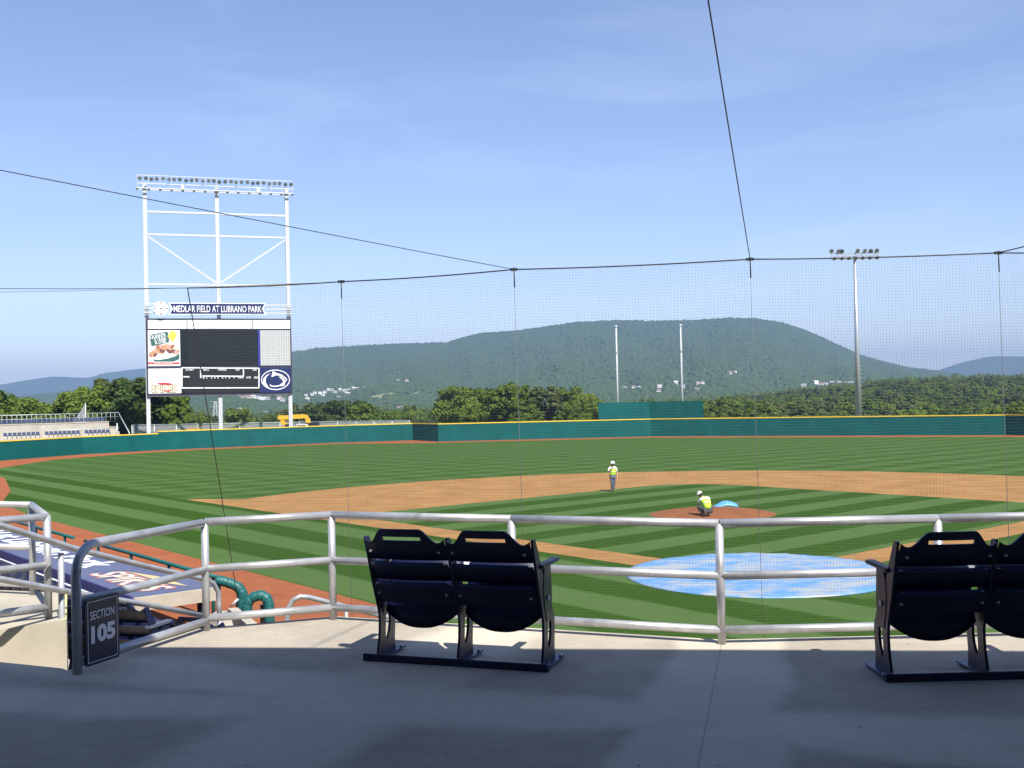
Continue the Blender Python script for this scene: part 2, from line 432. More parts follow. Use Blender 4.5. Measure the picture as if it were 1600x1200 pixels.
def hit(u, v, r0=230, r1=5000):
    d = ray(u, v); k = hyp(d.x, d.y); r = r0
    while r < r1:
        p = CAM + d * (r / k)
        if p.z < terrain_h(p.x, p.y): return Vector((p.x, p.y, terrain_h(p.x, p.y)))
        r *= 1.004
    return None

# haze: one even box of air round everything
hz = bpy.data.materials.new('haze air'); hz.use_nodes = True
hn = hz.node_tree.nodes; hl = hz.node_tree.links
for x in list(hn):
    if x.type == 'BSDF_PRINCIPLED': hn.remove(x)
pv = hn.new('ShaderNodeVolumePrincipled'); pv.inputs['Color'].default_value = (0.30, 0.47, 0.78, 1); pv.inputs['Density'].default_value = 1.35e-4
pv.inputs['Anisotropy'].default_value = 0.0
hl.new(pv.outputs[0], [x for x in hn if x.type == 'OUTPUT_MATERIAL'][0].inputs['Volume'])
HAZE_Z0, HAZE_Z1 = -34.0, 420.0
bm = bmesh.new(); box(bm, (0, 0, (HAZE_Z0 + HAZE_Z1) / 2), (24000, 24000, HAZE_Z1 - HAZE_Z0))
haze = bmobj('haze', bm, hz); tag(haze, kind='stuff')

# ================================================================== DECK, ROOF
P0, P1, P2, P4, P5 = (Vector(p) for p in ((-2.74, 6.69, DECK), (-2.28, 7.89, DECK), (-1.40, 8.19, DECK), (1.35, 7.11, DECK), (2.80, 7.12, DECK)))
P3 = P2.lerp(P4, 0.5); P6 = Vector((4.6, 7.17, DECK)); P7 = Vector((6.4, 7.5, DECK))
def deck_material():
    m = bpy.data.materials.new('deck concrete'); m.use_nodes = True
    n = m.node_tree.nodes; l = m.node_tree.links; b = n['Principled BSDF']; b.inputs['Roughness'].default_value = 0.82
    geo = n.new('ShaderNodeNewGeometry'); sep = n.new('ShaderNodeSeparateXYZ'); l.new(geo.outputs['Position'], sep.inputs[0])
    wob = n.new('ShaderNodeTexNoise'); wob.inputs['Scale'].default_value = 1.1; wob.inputs['Detail'].default_value = 4; l.new(geo.outputs['Position'], wob.inputs['Vector'])
    wv = mth(n, l, 'MULTIPLY', mth(n, l, 'SUBTRACT', wob.outputs['Fac'], 0.5), 0.35)
    def band(p, q, w, soft):     # paler strip between two floor points
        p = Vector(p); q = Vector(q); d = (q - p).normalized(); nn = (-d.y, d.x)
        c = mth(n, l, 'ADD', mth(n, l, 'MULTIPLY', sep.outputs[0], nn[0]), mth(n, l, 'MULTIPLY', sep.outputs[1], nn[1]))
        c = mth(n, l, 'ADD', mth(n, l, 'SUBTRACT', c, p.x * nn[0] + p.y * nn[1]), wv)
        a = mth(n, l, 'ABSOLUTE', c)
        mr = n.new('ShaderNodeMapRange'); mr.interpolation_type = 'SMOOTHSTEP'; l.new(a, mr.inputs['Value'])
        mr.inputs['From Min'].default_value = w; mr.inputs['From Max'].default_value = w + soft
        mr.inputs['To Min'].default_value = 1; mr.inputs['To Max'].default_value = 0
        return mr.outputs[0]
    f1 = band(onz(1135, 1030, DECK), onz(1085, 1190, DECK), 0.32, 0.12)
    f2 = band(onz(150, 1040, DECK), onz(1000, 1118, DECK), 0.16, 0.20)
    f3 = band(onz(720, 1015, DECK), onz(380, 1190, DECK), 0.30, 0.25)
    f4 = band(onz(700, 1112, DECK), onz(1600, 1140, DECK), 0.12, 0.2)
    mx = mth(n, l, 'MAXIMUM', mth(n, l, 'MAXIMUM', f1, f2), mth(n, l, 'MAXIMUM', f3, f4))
    n1 = n.new('ShaderNodeTexNoise'); n1.inputs['Scale'].default_value = 1.6; n1.inputs['Detail'].default_value = 9; n1.inputs['Roughness'].default_value = 0.7
    l.new(geo.outputs['Position'], n1.inputs['Vector'])
    mp = n.new('ShaderNodeMapping'); mp.inputs['Scale'].default_value = (3, 42, 3); mp.inputs['Rotation'].default_value = (0, 0, R(-8)); l.new(geo.outputs['Position'], mp.inputs['Vector'])
    n2 = n.new('ShaderNodeTexNoise'); n2.inputs['Scale'].default_value = 3; n2.inputs['Detail'].default_value = 6; l.new(mp.outputs[0], n2.inputs['Vector'])
    n3 = n.new('ShaderNodeTexNoise'); n3.inputs['Scale'].default_value = 90; n3.inputs['Detail'].default_value = 3; l.new(geo.outputs['Position'], n3.inputs['Vector'])
    vo = n.new('ShaderNodeTexVoronoi'); vo.inputs['Scale'].default_value = 3.6; l.new(geo.outputs['Position'], vo.inputs['Vector'])
    spot = n.new('ShaderNodeMapRange'); l.new(vo.outputs['Distance'], spot.inputs['Value']); spot.inputs['From Min'].default_value = 0.02; spot.inputs['From Max'].default_value = 0.05
    spot.inputs['To Min'].default_value = 0.35; spot.inputs['To Max'].default_value = 1.0
    # control joint line
    wv = 0.0; jb = band(onz(1126, 1012, DECK), onz(1092, 1190, DECK), 0.002, 0.004)
    f = mth(n, l, 'MULTIPLY_ADD', mth(n, l, 'SUBTRACT', n1.outputs['Fac'], 0.5), 0.8, 0.90)
    f = mth(n, l, 'ADD', f, mth(n, l, 'MULTIPLY', mth(n, l, 'SUBTRACT', n2.outputs['Fac'], 0.5), 0.5))
    f = mth(n, l, 'ADD', f, mth(n, l, 'MULTIPLY', mth(n, l, 'SUBTRACT', n3.outputs['Fac'], 0.5), 0.34))
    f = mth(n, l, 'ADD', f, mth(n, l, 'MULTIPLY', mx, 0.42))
    f = mth(n, l, 'MULTIPLY', f, spot.outputs[0])
    f = mth(n, l, 'MULTIPLY', f, mth(n, l, 'SUBTRACT', 1.0, mth(n, l, 'MULTIPLY', jb, 0.35)))
    cm = n.new('ShaderNodeMixRGB'); cm.blend_type = 'MULTIPLY'; cm.inputs[0].default_value = 1; cm.inputs[1].default_value = (0.40, 0.355, 0.285, 1)
    cx = n.new('ShaderNodeCombineXYZ'); [l.new(f, cx.inputs[i]) for i in range(3)]; l.new(cx.outputs[0], cm.inputs[2])
    l.new(cm.outputs[0], b.inputs['Base Color'])
    bp = n.new('ShaderNodeBump'); bp.inputs['Strength'].default_value = 0.15; bp.inputs['Distance'].default_value = 0.01
    l.new(mth(n, l, 'ADD', n2.outputs['Fac'], n3.outputs['Fac']), bp.inputs['Height']); l.new(bp.outputs['Normal'], b.inputs['Normal'])
    return m
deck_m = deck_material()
def outset(a, b, k): d = (b - a).normalized(); return Vector((-d.y, d.x, 0)) * k
def prism(name, pts, z0, z1, m, parent=None):
    bm = bmesh.new()
    poly(bm, [(p[0], p[1], z1) for p in pts], th=(z1 - z0), n=(0, 0, -1))
    return bmobj(name, bm, m, parent)
oA = outset(P0, P1, 0.10); oB = outset(P1, P2, 0.10); oC = outset(P2, P4, 0.13); oD = outset(P4, P5, 0.13)
dk = [(-9.5, 9.62), (-2.90, 6.84), P0 + oA + Vector((0, 0.05, 0)), P1 + oA * 0.7 + oB * 0.5, P2 + oB * 0.6 + oC * 0.5, P4 + (oC + oD) * 0.5, P5 + oD, P6 + oD, P7 + oD, (10, 8.2), (10, -11), (-9.5, -11)]
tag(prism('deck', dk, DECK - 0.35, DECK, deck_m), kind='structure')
# the neighbouring deck across the aisle
A_, B_ = Vector((-3.52, 8.40, DECK)), Vector((-4.02, 9.62, DECK))
ld = [A_, B_, (-10.5, 11.75), (-10.5, 10.2), (-4.45, 7.58)]
nd = tag(prism('neighbouring_deck', ld, DECK - 1.5, DECK, pale_conc), kind='structure')
yb = bmesh.new()
for a, b in ((A_, B_),):
    d = (b - a).normalized(); s_ = Vector((-d.y, d.x, 0)) * 0.03
    poly(yb, [a + s_ * 0 + Vector((0, 0, .004)), b + Vector((0, 0, .004)), b + s_ + Vector((0, 0, .004)), a + s_ + Vector((0, 0, .004))])
bmobj('nosing_stripe', yb, yellow_line, nd)
# aisle steps going down towards the field
ad = Vector((0.36, 0.93, 0)).normalized(); an = Vector((ad.y, -ad.x, 0))
st0 = Vector((-3.45, 7.15, 0))
aisle = tag(empty('aisle_steps', (st0.x, st0.y, DECK - 2.6)), kind='structure')
for k in range(13):
    c = st0 + ad * (0.05 + 0.31 * k + 0.155); zt = DECK - 0.17 * (k + 1)
    o = box_obj('step', (c - st0).to_tuple()[:2] + (zt - 0.3 - (DECK - 2.6),), (1.5, 0.31, 0.6), pale_conc, aisle, rz=math.atan2(-ad.x, ad.y))
    nb = c + ad * 0.135
    box_obj('nosing_stripe', (nb - st0).to_tuple()[:2] + (zt + 0.002 - (DECK - 2.6),), (1.5, 0.04, 0.008), yellow_line, o, rz=math.atan2(-ad.x, ad.y))
# the concourse canopy whose shade lies on the deck (above and behind the camera)
RZ = 7.7  # set low to cut the sky light reaching the deck
dsp = Vector((-SUN_DIR.x, -SUN_DIR.y, 0)).normalized() * ((RZ + 0.35 - DECK) / math.tan(SUN_EL))
e1_ = Vector((-2.45, 7.38, 0)) - dsp; e2_ = Vector((3.09, 6.75, 0)) - dsp
ed = (e2_ - e1_).normalized()
ra, rb = e1_ - ed * 16, e2_ + ed * 16
canopy = tag(empty('concourse_canopy', (0, -10, DECK)), 'grey concrete concourse canopy over the shaded deck', 'canopy')
canopy_m = mat('canopy underside', (0.14, 0.14, 0.14), 0.9, var=0.1)
def par(o, root):
    o.parent = root; o.matrix_parent_inverse = Matrix.Translation(-Vector(root.location)); return o
par(prism('roof_slab', [ra, rb, (rb.x, -10.9), (ra.x, -10.9)], RZ, RZ + 0.35, canopy_m), canopy)
par(box_obj('back_wall', (0, -10.75, (DECK + RZ) / 2), (19.4, 0.3, RZ - DECK - 0.01), canopy_m), canopy)
for sx in (-1, 1): par(box_obj('side_light_blocker', (sx * 9.45, -4.4, (DECK + RZ) / 2), (0.25, 12.3, RZ - DECK - 0.02), canopy_m), canopy)  # unseen walls, added to hold side sky light off the shaded deck
pbn = Vector((ed.y, -ed.x, 0)) * 3.6
par(prism('press_box_front', [ra + pbn, rb + pbn, rb + pbn * 1.07, ra + pbn * 1.07], RZ + 0.35, RZ + 3.6, canopy_m), canopy)
def to_canopy(a, b):                    # carry a cable on to the press box front
    p0 = ra + pbn; dn = Vector((ed.y, -ed.x, 0)); t = (p0 - a).dot(dn) / (b - a).dot(dn); return a + (b - a) * t
for cx_ in (-7.5, -2.5, 2.5, 7.5):
    par(box_obj('column', (cx_, -7.0, (DECK + RZ) / 2), (0.5, 0.5, RZ - DECK - 0.01), canopy_m, bev=0.02), canopy)

# ================================================================== OUTFIELD WALL
ow = empty('outfield_wall', (0, 140, 0), label='teal padded outfield wall with yellow cap curving round the field', cat='wall')
i260 = wall_px.index((260, 703))
stp = wall[i260 - 1].lerp(wall[i260], 0.9)
segs = []
for i in range(len(wall) - 1):
    if i == i260 - 1:
        segs.append((wall[i], stp, 2.12)); segs.append((stp, wall[i + 1], 2.38))
    else:
        segs.append((wall[i], wall[i + 1], 2.12 if i < i260 - 1 else 2.38))
for a, b, h in segs:
    d = (b - a).normalized(); nrm = Vector((-d.y, d.x, 0)) * 0.3
    par(prism('wall_section', [a, b, b + nrm, a + nrm], 0.0, h, teal), ow)
    e0 = d * 0.002
    par(prism('yellow_cap', [a - nrm * 0.12 + e0, b - nrm * 0.12 - e0, b + nrm * 1.1 - e0, a + nrm * 1.1 + e0], h, h + 0.13, yellow), ow)
# batter's eye
cf = wall[wall_px.index((1018, 682))]; lft = wall[wall_px.index((685, 690))]; rgt = wall[wall_px.index((1262, 681))]
dl = (lft - cf).normalized(); drr = (rgt - cf).normalized()
bc = cf + Vector((0.25, 3.4, 0))
def on_line(u, p, d):
    rr_ = ray(u, 640); k = rr_.x / rr_.y      # x = k*y ; p + t d
    t = (k * p.y - p.x) / (d.x - k * d.y); return p + d * t
be = empty('batters_eye', (bc.x, bc.y, 0), label='tall teal screen wall standing behind the centre field wall', cat='wall')
bl, br = on_line(935, bc, dl), on_line(1098, bc, drr)
ZB = 4.85
for a, b in ((bl, bc), (bc, br)):
    d = (b - a).normalized(); nrm = Vector((-d.y, d.x, 0)) * 0.25
    par(prism('screen_panel', [a, b, b + nrm, a + nrm], 0.0, ZB, teal), be)
    par(prism('back_brace', [a.lerp(b, .5) + nrm, a.lerp(b, .5) + nrm + d * .2, a.lerp(b, .5) + nrm * 5 + d * .2, a.lerp(b, .5) + nrm * 5], 0.0, ZB - 1.0, alu), be)

# ================================================================== GUARDRAILS ON THE DECK
def rail_line(name, posts, label, parts=True, hs=(0.795, 0.45, 0.09), r=0.029, post_r=0.028, skip_last=False, first_post=True):
    root = empty(name, posts[0], label=label, cat='railing')
    o = Vector(posts[0])
    for i, p in enumerate(posts):
        bm = bmesh.new(); tube(bm, [p - o + Vector((0, 0, 0.0)), p - o + Vector((0, 0, hs[0]))], post_r, 12)
        pobj = bmobj('post', bm, galv, root)
    for h in hs:
        for a, b in zip(posts, posts[1:]):
            bm = bmesh.new(); tube(bm, [a - o + Vector((0, 0, h)), b - o + Vector((0, 0, h))], r, 12); bmobj('rail', bm, galv, root)
    return root
rail_line('guardrail', [P1, P2, P3, P4, P5, P6, P7], 'galvanised pipe guardrail along the deck edge in front of the seats')
# short rail with the section sign: bent pipe
root = empty('sign_railing', P0, label='bent grey pipe railing carrying the section sign beside the aisle', cat='railing')
dd = (P1 - P0).normalized(); Lr = (P1 - P0).length
pts = [Vector((0, 0, 0)), Vector((0, 0, 0.62))]
for k in range(7):
    a = k / 6 * math.pi / 2; pts.append(Vector((0, 0, 0.62)) + dd * (0.17 * (1 - math.cos(a))) + Vector((0, 0, 0.17 * math.sin(a))))
pts.append(dd * (Lr - 0.03) + Vector((0, 0, 0.79)))
bm = bmesh.new(); tube(bm, pts, 0.030, 12); bmobj('bent_pipe', bm, galv, root)
for h in (0.445, 0.07):
    bm = bmesh.new(); tube(bm, [Vector((0, 0, h)), dd * (Lr - 0.02) + Vector((0, 0, h))], 0.028, 12); bmobj('rail', bm, galv, root)
# section sign, hung on that railing (its face towards the camera side)
pn = Vector((dd.y, -dd.x, 0))          # normal towards the deck / camera
def on_signplane(u, v):
    o = P0 + pn * 0.045; d = ray(u, v); t = (o - CAM).dot(pn) / d.dot(pn); return CAM + d * t
sg = empty('section_sign', P0 + pn * 0.04 + Vector((0, 0, 0.3)), label='navy sign reading SECTION 105 on the aisle railing', cat='sign')
c4 = [on_signplane(132, 1050), on_signplane(187, 1020), on_signplane(183, 927), on_signplane(128, 938)]
s0 = (c4[0] - P0).dot(dd); s1 = (c4[1] - P0).dot(dd); zb = (c4[0].z + c4[1].z) / 2; zt = (c4[2].z + c4[3].z) / 2
s0 = 0.025
def SP(s, z, k=0.0): return P0 + dd * s + Vector((0, 0, z - DECK)) + pn * (0.045 + k)
bm = bmesh.new()
cr = 0.02; rp = []
for cxs, czs, a0 in ((s0 + cr, zb + cr, 180), (s1 - cr, zb + cr, 270), (s1 - cr, zt - cr, 0), (s0 + cr, zt - cr, 90)):
    for k in range(5):
        a = R(a0 + 90 * k / 4); rp.append(SP(cxs + cr * math.cos(a), czs + cr * math.sin(a)))
poly(bm, rp, th=0.012, n=-pn)
par(bmobj('panel', bm, sign_navy), sg)
bm = bmesh.new(); i_ = 0.018; w_ = 0.004
for (a, b, c, d) in ((s0 + i_, zb + i_, s1 - i_, zb + i_ + w_), (s0 + i_, zt - i_ - w_, s1 - i_, zt - i_), (s0 + i_, zb + i_ + w_, s0 + i_ + w_, zt - i_ - w_), (s1 - i_ - w_, zb + i_ + w_, s1 - i_, zt - i_ - w_)):
    poly(bm, [SP(a, b, .002), SP(c, b, .002), SP(c, d, .002), SP(a, d, .002)])
par(bmobj('border_line', bm, white_p), sg)
Wd = s1 - s0; Hd = zt - zb
o1 = text_obj('lettering', 'SECTION', white_p, None, SP(s0 + Wd * 0.13, zb + Hd * 0.68), dd, (0, 0, 1), Hd * 0.13, Wd * 0.72, depth=0.003, bold=0.012); par(o1, sg)
o1 = text_obj('lettering', '105', white_p, None, SP(s0 + Wd * 0.15, zb + Hd * 0.32), dd, (0, 0, 1), Hd * 0.27, Wd * 0.72, depth=0.003, bold=0.05); par(o1, sg)
# railing of the neighbouring deck: two corner posts
Am = Vector((-3.69, 8.47, DECK)); Bm = Vector((-4.30, 9.56, DECK))
root = empty('corner_railing', Am, label='grey pipe corner railing on the sunlit neighbouring deck', cat='railing')
al = Vector((-0.83, -0.56, 0)).normalized(); bll = Vector((-0.945, 0.33, 0)).normalized()
Al_, Bl_ = Am + al * 0 + Vector((-1.3, -0.95, 0)), Bm + bll * 3.0
for p in (Am, Bm):
    tb = bmesh.new(); tube(tb, [p - Am, p - Am + Vector((0, 0, 0.80))], 0.029, 12); bmobj('post', tb, galv, root)
for h in (0.80, 0.42, 0.09):
    tb = bmesh.new(); tube(tb, [Al_ - Am + Vector((0, 0, h)), Vector((0, 0, h))], 0.029, 12); bmobj('rail', tb, galv, root)
    tb = bmesh.new(); tube(tb, [Bm - Am + Vector((0, 0, h)), Bl_ - Am + Vector((0, 0, h))], 0.029, 12); bmobj('rail', tb, galv, root)
tb = bmesh.new(); tube(tb, [Vector((0, 0, .80)), Bm - Am + Vector((0, 0, .80))], 0.029, 12); bmobj('rail', tb, galv, root)
# aisle handrail: a long loop of pipe
hp = [ondepth(-60, 808, 7.4), ondepth(0, 821, 7.7), ondepth(115, 857, 8.55), ondepth(225, 884, 9.5), ondepth(318, 905, 10.55), ondepth(333, 911, 10.7), ondepth(341, 925, 10.75), ondepth(342, 945, 10.75), ondepth(343, 960, 10.72)]
lp = [ondepth(-60, 893, 7.4), ondepth(0, 905, 7.7), ondepth(115, 926, 8.55), ondepth(225, 944, 9.5), ondepth(343, 967, 10.72)]
o = hp[2]
root = empty('aisle_handrail', (o.x, o.y, o.z - 1.3), label='long sloping pipe handrail going down the aisle behind the section sign', cat='railing')
par(tube_obj('top_rail', hp, 0.025, galv, seg=12), root); par(tube_obj('lower_rail', lp, 0.024, galv, seg=12), root)
for k, (a, b) in enumerate(((hp[2] + Vector((-.06, -.1, -.02)), 1.25), (hp[8], 0.9))):
    par(tube_obj('post', [a, a - Vector((0, 0, b))], 0.024, galv, seg=12), root)
# lower handrail seen over the deck edge
hp = [ondepth(448, 1010, 11), ondepth(449, 968, 11), ondepth(452, 948, 11), ondepth(459, 937, 11), ondepth(469, 932, 11), ondepth(482, 933, 11.05), ondepth(540, 948, 11.3), ondepth(620, 968, 11.8), ondepth(700, 990, 12.3)]
root = empty('lower_handrail', (hp[0].x, hp[0].y, hp[0].z - .3), label='curved end of a pipe handrail rising below the deck edge over the red dirt', cat='railing')
par(tube_obj('top_rail', hp, 0.026, galv, seg=12), root)
par(tube_obj('post', [ondepth(541, 949, 11.3), ondepth(542, 1020, 11.3)], 0.018, galv), root)

# ================================================================== SEATS ON THE DECK
def crown(x, w):                       # top edge of the back, x in [-w/2, w/2]
    t = abs(x) / (w / 2)
    z = 0.775
    if t < 0.46: z = 0.868
    elif t < 0.84:
        k = (t - 0.46) / 0.38; z = 0.868 - 0.090 * (k * k * (3 - 2 * k))
    else: z = 0.778 + 0.020 * ((t - 0.84) / 0.16) ** 2
    return z
def lean(z): return 0.035 - 0.40 * max(0, z - 0.40)      # y (forward) of the back at height z
def make_backrest(w):
    """three bowed slats with a gap between them; the top one has a handle slot"""
    meshes = []
    bow = lambda x, wd: -0.032 * (1 - (2 * x / wd) ** 2)
    def slat(z0f, z1f, wd, hole=None, nx=28, th=0.016):
        bm = bmesh.new(); cols = []; xs = list(np.linspace(-wd / 2, wd / 2, nx + 1))
        if hole: xs = sorted(set([round(x, 4) for x in xs] + [-hole[0], hole[0]]))
        for x in xs:
            z0, z1 = z0f(x), z1f(x)
            zs = [z0, z0 + (z1 - z0) * .5, z1]
            if hole:
                zs = [z0, hole[1], hole[2], z1] if abs(x) <= hole[0] + 1e-6 else [z0, min(hole[1], z1 - 0.03), min(hole[2], z1 - 0.012), z1]
            cols.append([(x, lean(z) + bow(x, wd) + 0.022 - 0.048 * min(1, (z - z0) / 0.12), z) for z in zs])
        def mk(i, j):
            if not hole or j != 1: return True
            xm = (xs[i] + xs[i + 1]) / 2
            return abs(xm) > hole[0]
        grid_plate(bm, cols, mk, th)
        bmesh.ops.recalc_face_normals(bm, faces=bm.faces)
        me = bpy.data.meshes.new('slat'); bm.to_mesh(me); bm.free(); me.materials.append(navy)
        return me
    return [slat(lambda x: 0.660 + 0.0 * x, lambda x: crown(x, w), w, hole=(0.128, 0.795, 0.818)),
            slat(lambda x: 0.526, lambda x: 0.640, w - 0.012), slat(lambda x: 0.370, lambda x: 0.508, w - 0.016)]
SEATW = 0.55
edge_m = mat('rolled slat edge sky glint', (0.018, 0.040, 0.13), 0.22)  # lighter glossy navy: sky glint on the slat tops put into the colour
def edge_mesh(zc, wd):
    bm = bmesh.new(); tube(bm, [(x, lean(zc) - 0.032 * (1 - (2 * x / wd) ** 2) - 0.020, zc) for x in np.linspace(-wd / 2 + .02, wd / 2 - .02, 17)], 0.0115, 8)
    me = bpy.data.meshes.new('slat_edge'); bm.to_mesh(me); bm.free(); me.materials.append(edge_m); return me
edges_ = [None, edge_mesh(0.640, 0.52), edge_mesh(0.508, 0.515)]
slats = make_backrest(SEATW - 0.016)
# tipped-up seat pan with a rounded lower edge
bm = bmesh.new(); cols = []
wsp = SEATW - 0.045
for x in np.linspace(-wsp / 2, wsp / 2, 25):
    t = abs(2 * x / wsp); zb_ = 0.205 + 0.10 * t ** 2.4
    zt_ = 0.66 - 0.05 * t ** 3
    cols.append([(x, 0.085 + 0.10 * (k / 5) ** 1.3 - 0.03 * (1 - t * t) + 0.02 * math.sin(k), zb_ + (zt_ - zb_) * k / 5) for k in range(6)])
grid_plate(bm, cols, lambda i, j: True, 0.03)
bmesh.ops.recalc_face_normals(bm, faces=bm.faces)
seat_me = bpy.data.meshes.new('seat_pan'); bm.to_mesh(seat_me); bm.free(); seat_me.materials.append(navy)
for p in seat_me.polygons: p.use_smooth = True
# cast-iron standard (a flat plate in the y-z plane with a slot in its leg)
prof = [(0.022, 0.00, .2, .2, .27), (0.05, 0.02, .2, .2, .265), (0.09, 0.03, .1, .1, .262), (0.11, 0.038, 0.130, 0.160, .262), (0.16, 0.05, 0.125, 0.190, .268), (0.22, 0.055, 0.130, 0.205, .276), (0.27, 0.055, 0.135, 0.200, .272), (0.285, 0.052, .12, .12, .265), (0.34, 0.035, .1, .1, .235), (0.40, 0.01, .1, .1, .19), (0.50, -0.03, .05, .05, .10), (0.60, -0.065, 0, 0, .035), (0.72, -0.105, 0, 0, -.03), (0.795, -0.135, 0, 0, -.08), (0.808, -0.130, 0, 0, -.09)]
bm = bmesh.new(); cols = []
for z, r_, sa, sb, f_ in prof:
    if not (0.105 <= z <= 0.275): sa = r_ + (f_ - r_) * 0.4; sb = r_ + (f_ - r_) * 0.62
    cols.append([(-0.008, r_, z), (-0.008, sa, z), (-0.008, sb, z), (-0.008, f_, z)])
grid_plate(bm, cols, lambda i, j: not (j == 1 and 3 <= i <= 5), (0.016, 0, 0))
bmesh.ops.recalc_face_normals(bm, faces=bm.faces)
std_me = bpy.data.meshes.new('standard'); bm.to_mesh(std_me); bm.free(); std_me.materials.append(navy_iron)
# arm standard goes up in front to carry the armrest
bm = bmesh.new(); cols = []
for z, r_, f_ in ((0.28, .10, .205), (0.36, .07, .21), (0.46, .05, .215), (0.55, .06, .205), (0.612, .08, .20)):
    cols.append([(-0.012, r_, z), (-0.012, f_, z)])
grid_plate(bm, cols, lambda i, j: True, (0.024, 0, 0)); bmesh.ops.recalc_face_normals(bm, faces=bm.faces)
arm_me = bpy.data.meshes.new('arm_plate'); bm.to_mesh(arm_me); bm.free(); arm_me.materials.append(navy_iron)
bm = bmesh.new(); box(bm, (0, 0.17, 0.628), (0.062, 0.36, 0.024)); bmesh.ops.bevel(bm, geom=list(bm.edges), offset=0.008, segments=2, affect='EDGES')
armrest_me = bpy.data.meshes.new('armrest'); bm.to_mesh(armrest_me); bm.free(); armrest_me.materials.append(navy)
bm = bmesh.new(); tube(bm, [(0, 0, 0), (0, 0, 0.018)], 0.012, 6); bolt_me = bpy.data.meshes.new('bolt'); bm.to_mesh(bolt_me); bm.free(); bolt_me.materials.append(alu)
bm = bmesh.new(); tube(bm, [(0, 0, 0), (0.006, 0, 0)], 0.017, 14); plate_me = bpy.data.meshes.new('seat_number'); bm.to_mesh(plate_me); bm.free(); plate_me.materials.append(mat('number disc', (0.5, 0.5, 0.5), 0.5))
bm = bmesh.new(); box(bm, (0, 0.19, 0.0165), (0.09, 0.32, 0.011)); foot_me = bpy.data.meshes.new('floor_plate'); bm.to_mesh(foot_me); bm.free(); foot_me.materials.append(mat('navy floor plate', (0.02, 0.05, 0.16), 0.4, var=.2, scale=20))
for me_ in (std_me, arm_me): pass
def chair_pair(origin, rz, label, us, bar, arms, outer):
    c = empty('stadium_chair_pair', origin, rz, label=label, cat='chair', group='double chairs on the deck')
    bm = bmesh.new(); box(bm, ((bar[0] + bar[1]) / 2, 0.0, 0.024), (bar[1] - bar[0], 0.055, 0.048)); bmesh.ops.bevel(bm, geom=list(bm.edges), offset=0.004, segments=1, affect='EDGES')
    bmobj('base_bar', bm, navy_iron, c)
    for k, u in enumerate(us):
        s = share('standard', std_me, c, (u, 0.0, 0.0))
        fp = share('floor_plate', foot_me, s)
        for (bx_, by_) in ((-0.033, 0.02 + 0.03), (0.033, 0.30)):
            share('bolt', bolt_me, s, (bx_, by_, 0.018))
        for zz in (0.72, 0.44):
            for sx in (-1, 1):
                if (k == 0 and sx < 0) or (k == len(us) - 1 and sx > 0): continue
                b_ = share('bolt', bolt_me, s, (sx * 0.045, lean(zz) - 0.045, zz), rot=(R(90), 0, 0), scale=(.7, .7, .7))
        if k in arms:
            a = share('arm_plate', arm_me, s); share('armrest', armrest_me, s)
            share('seat_number', plate_me, s, (outer * 0.017, 0.12, 0.42), rot=(0, 0, 0 if outer > 0 else math.pi))
    for u0, u1 in zip(us, us[1:]):
        b = bpy.data.objects.new('backrest', None); COL.objects.link(b); b.parent = c; b.location = ((u0 + u1) / 2, -0.012, 0)
        for me_, e_ in zip(slats, edges_):
            share('slat', me_, b)
            if e_: share('slat_edge', e_, b)
        share('seat_pan', seat_me, c, ((u0 + u1) / 2, 0.02, 0))
    return c
cl, cr_ = Vector((-0.99, 6.86, DECK)), Vector((0.18, 6.46, DECK))
cdir = (cr_ - cl).normalized(); crz = math.atan2(cdir.y, cdir.x)
cmid = (cl + cr_) / 2 + Vector((-cdir.y, cdir.x, 0)) * 0.03
chair_pair(cmid, crz, 'complete navy double stadium chair on the deck, left of the other one', (-0.535, 0.015, 0.565), (-0.62, 0.615), (0, 2), 1)
rl_ = Vector((2.07, 6.08, DECK)); chair_pair(rl_ + Vector((0.62, 0.03, 0)), 0.008, 'navy double stadium chair cut off by the right edge of the photo', (-0.565, -0.015, 0.535), (-0.615, 0.62), (0, 2), -1)

# ================================================================== SCOREBOARD
SL = ondepth(232.5, 676, 147); SR = ondepth(455, 668, 153); SL.z = SR.z = 0
sd = (SR - SL).normalized(); sn = Vector((sd.y, -sd.x, 0))       # sn: towards the field
GS = -0.1
def SB(u, v, k=0.0):
    o = SL + sn * k; d = ray(u, v); t = (o - CAM).dot(sn) / d.dot(sn); return CAM + d * t
sb = empty('scoreboard', SL, label='tall white steel scoreboard tower with video screen and advertising panels', cat='scoreboard')
def sbp(o): return par(o, sb)
def quad_panel(name, u0, v0, u1, v1, k, th, m, parent=None):
    a = SB(u0, v1, k); c = SB(u1, v0, k)
    z0, z1 = a.z, c.z
    sa = (a - SL).dot(sd); sc_ = (c - SL).dot(sd)
    pts = [SL + sd * s_ + sn * k + Vector((0, 0, z)) for s_, z in ((sa, z0), (sc_, z0), (sc_, z1), (sa, z1))]
    bm = bmesh.new(); poly(bm, pts, th=th, n=-sn); return par(bmobj(name, bm, m), parent or sb) if True else None
def sub(o, part):                       # make o a child of a part of the scoreboard, keeping world place
    o.parent = part; return o
def flat(name, pxs, k, m, part):
    bm = bmesh.new(); poly(bm, [SB(u, v, k) for u, v in pxs]); return sub(bmobj(name, bm, m), part)
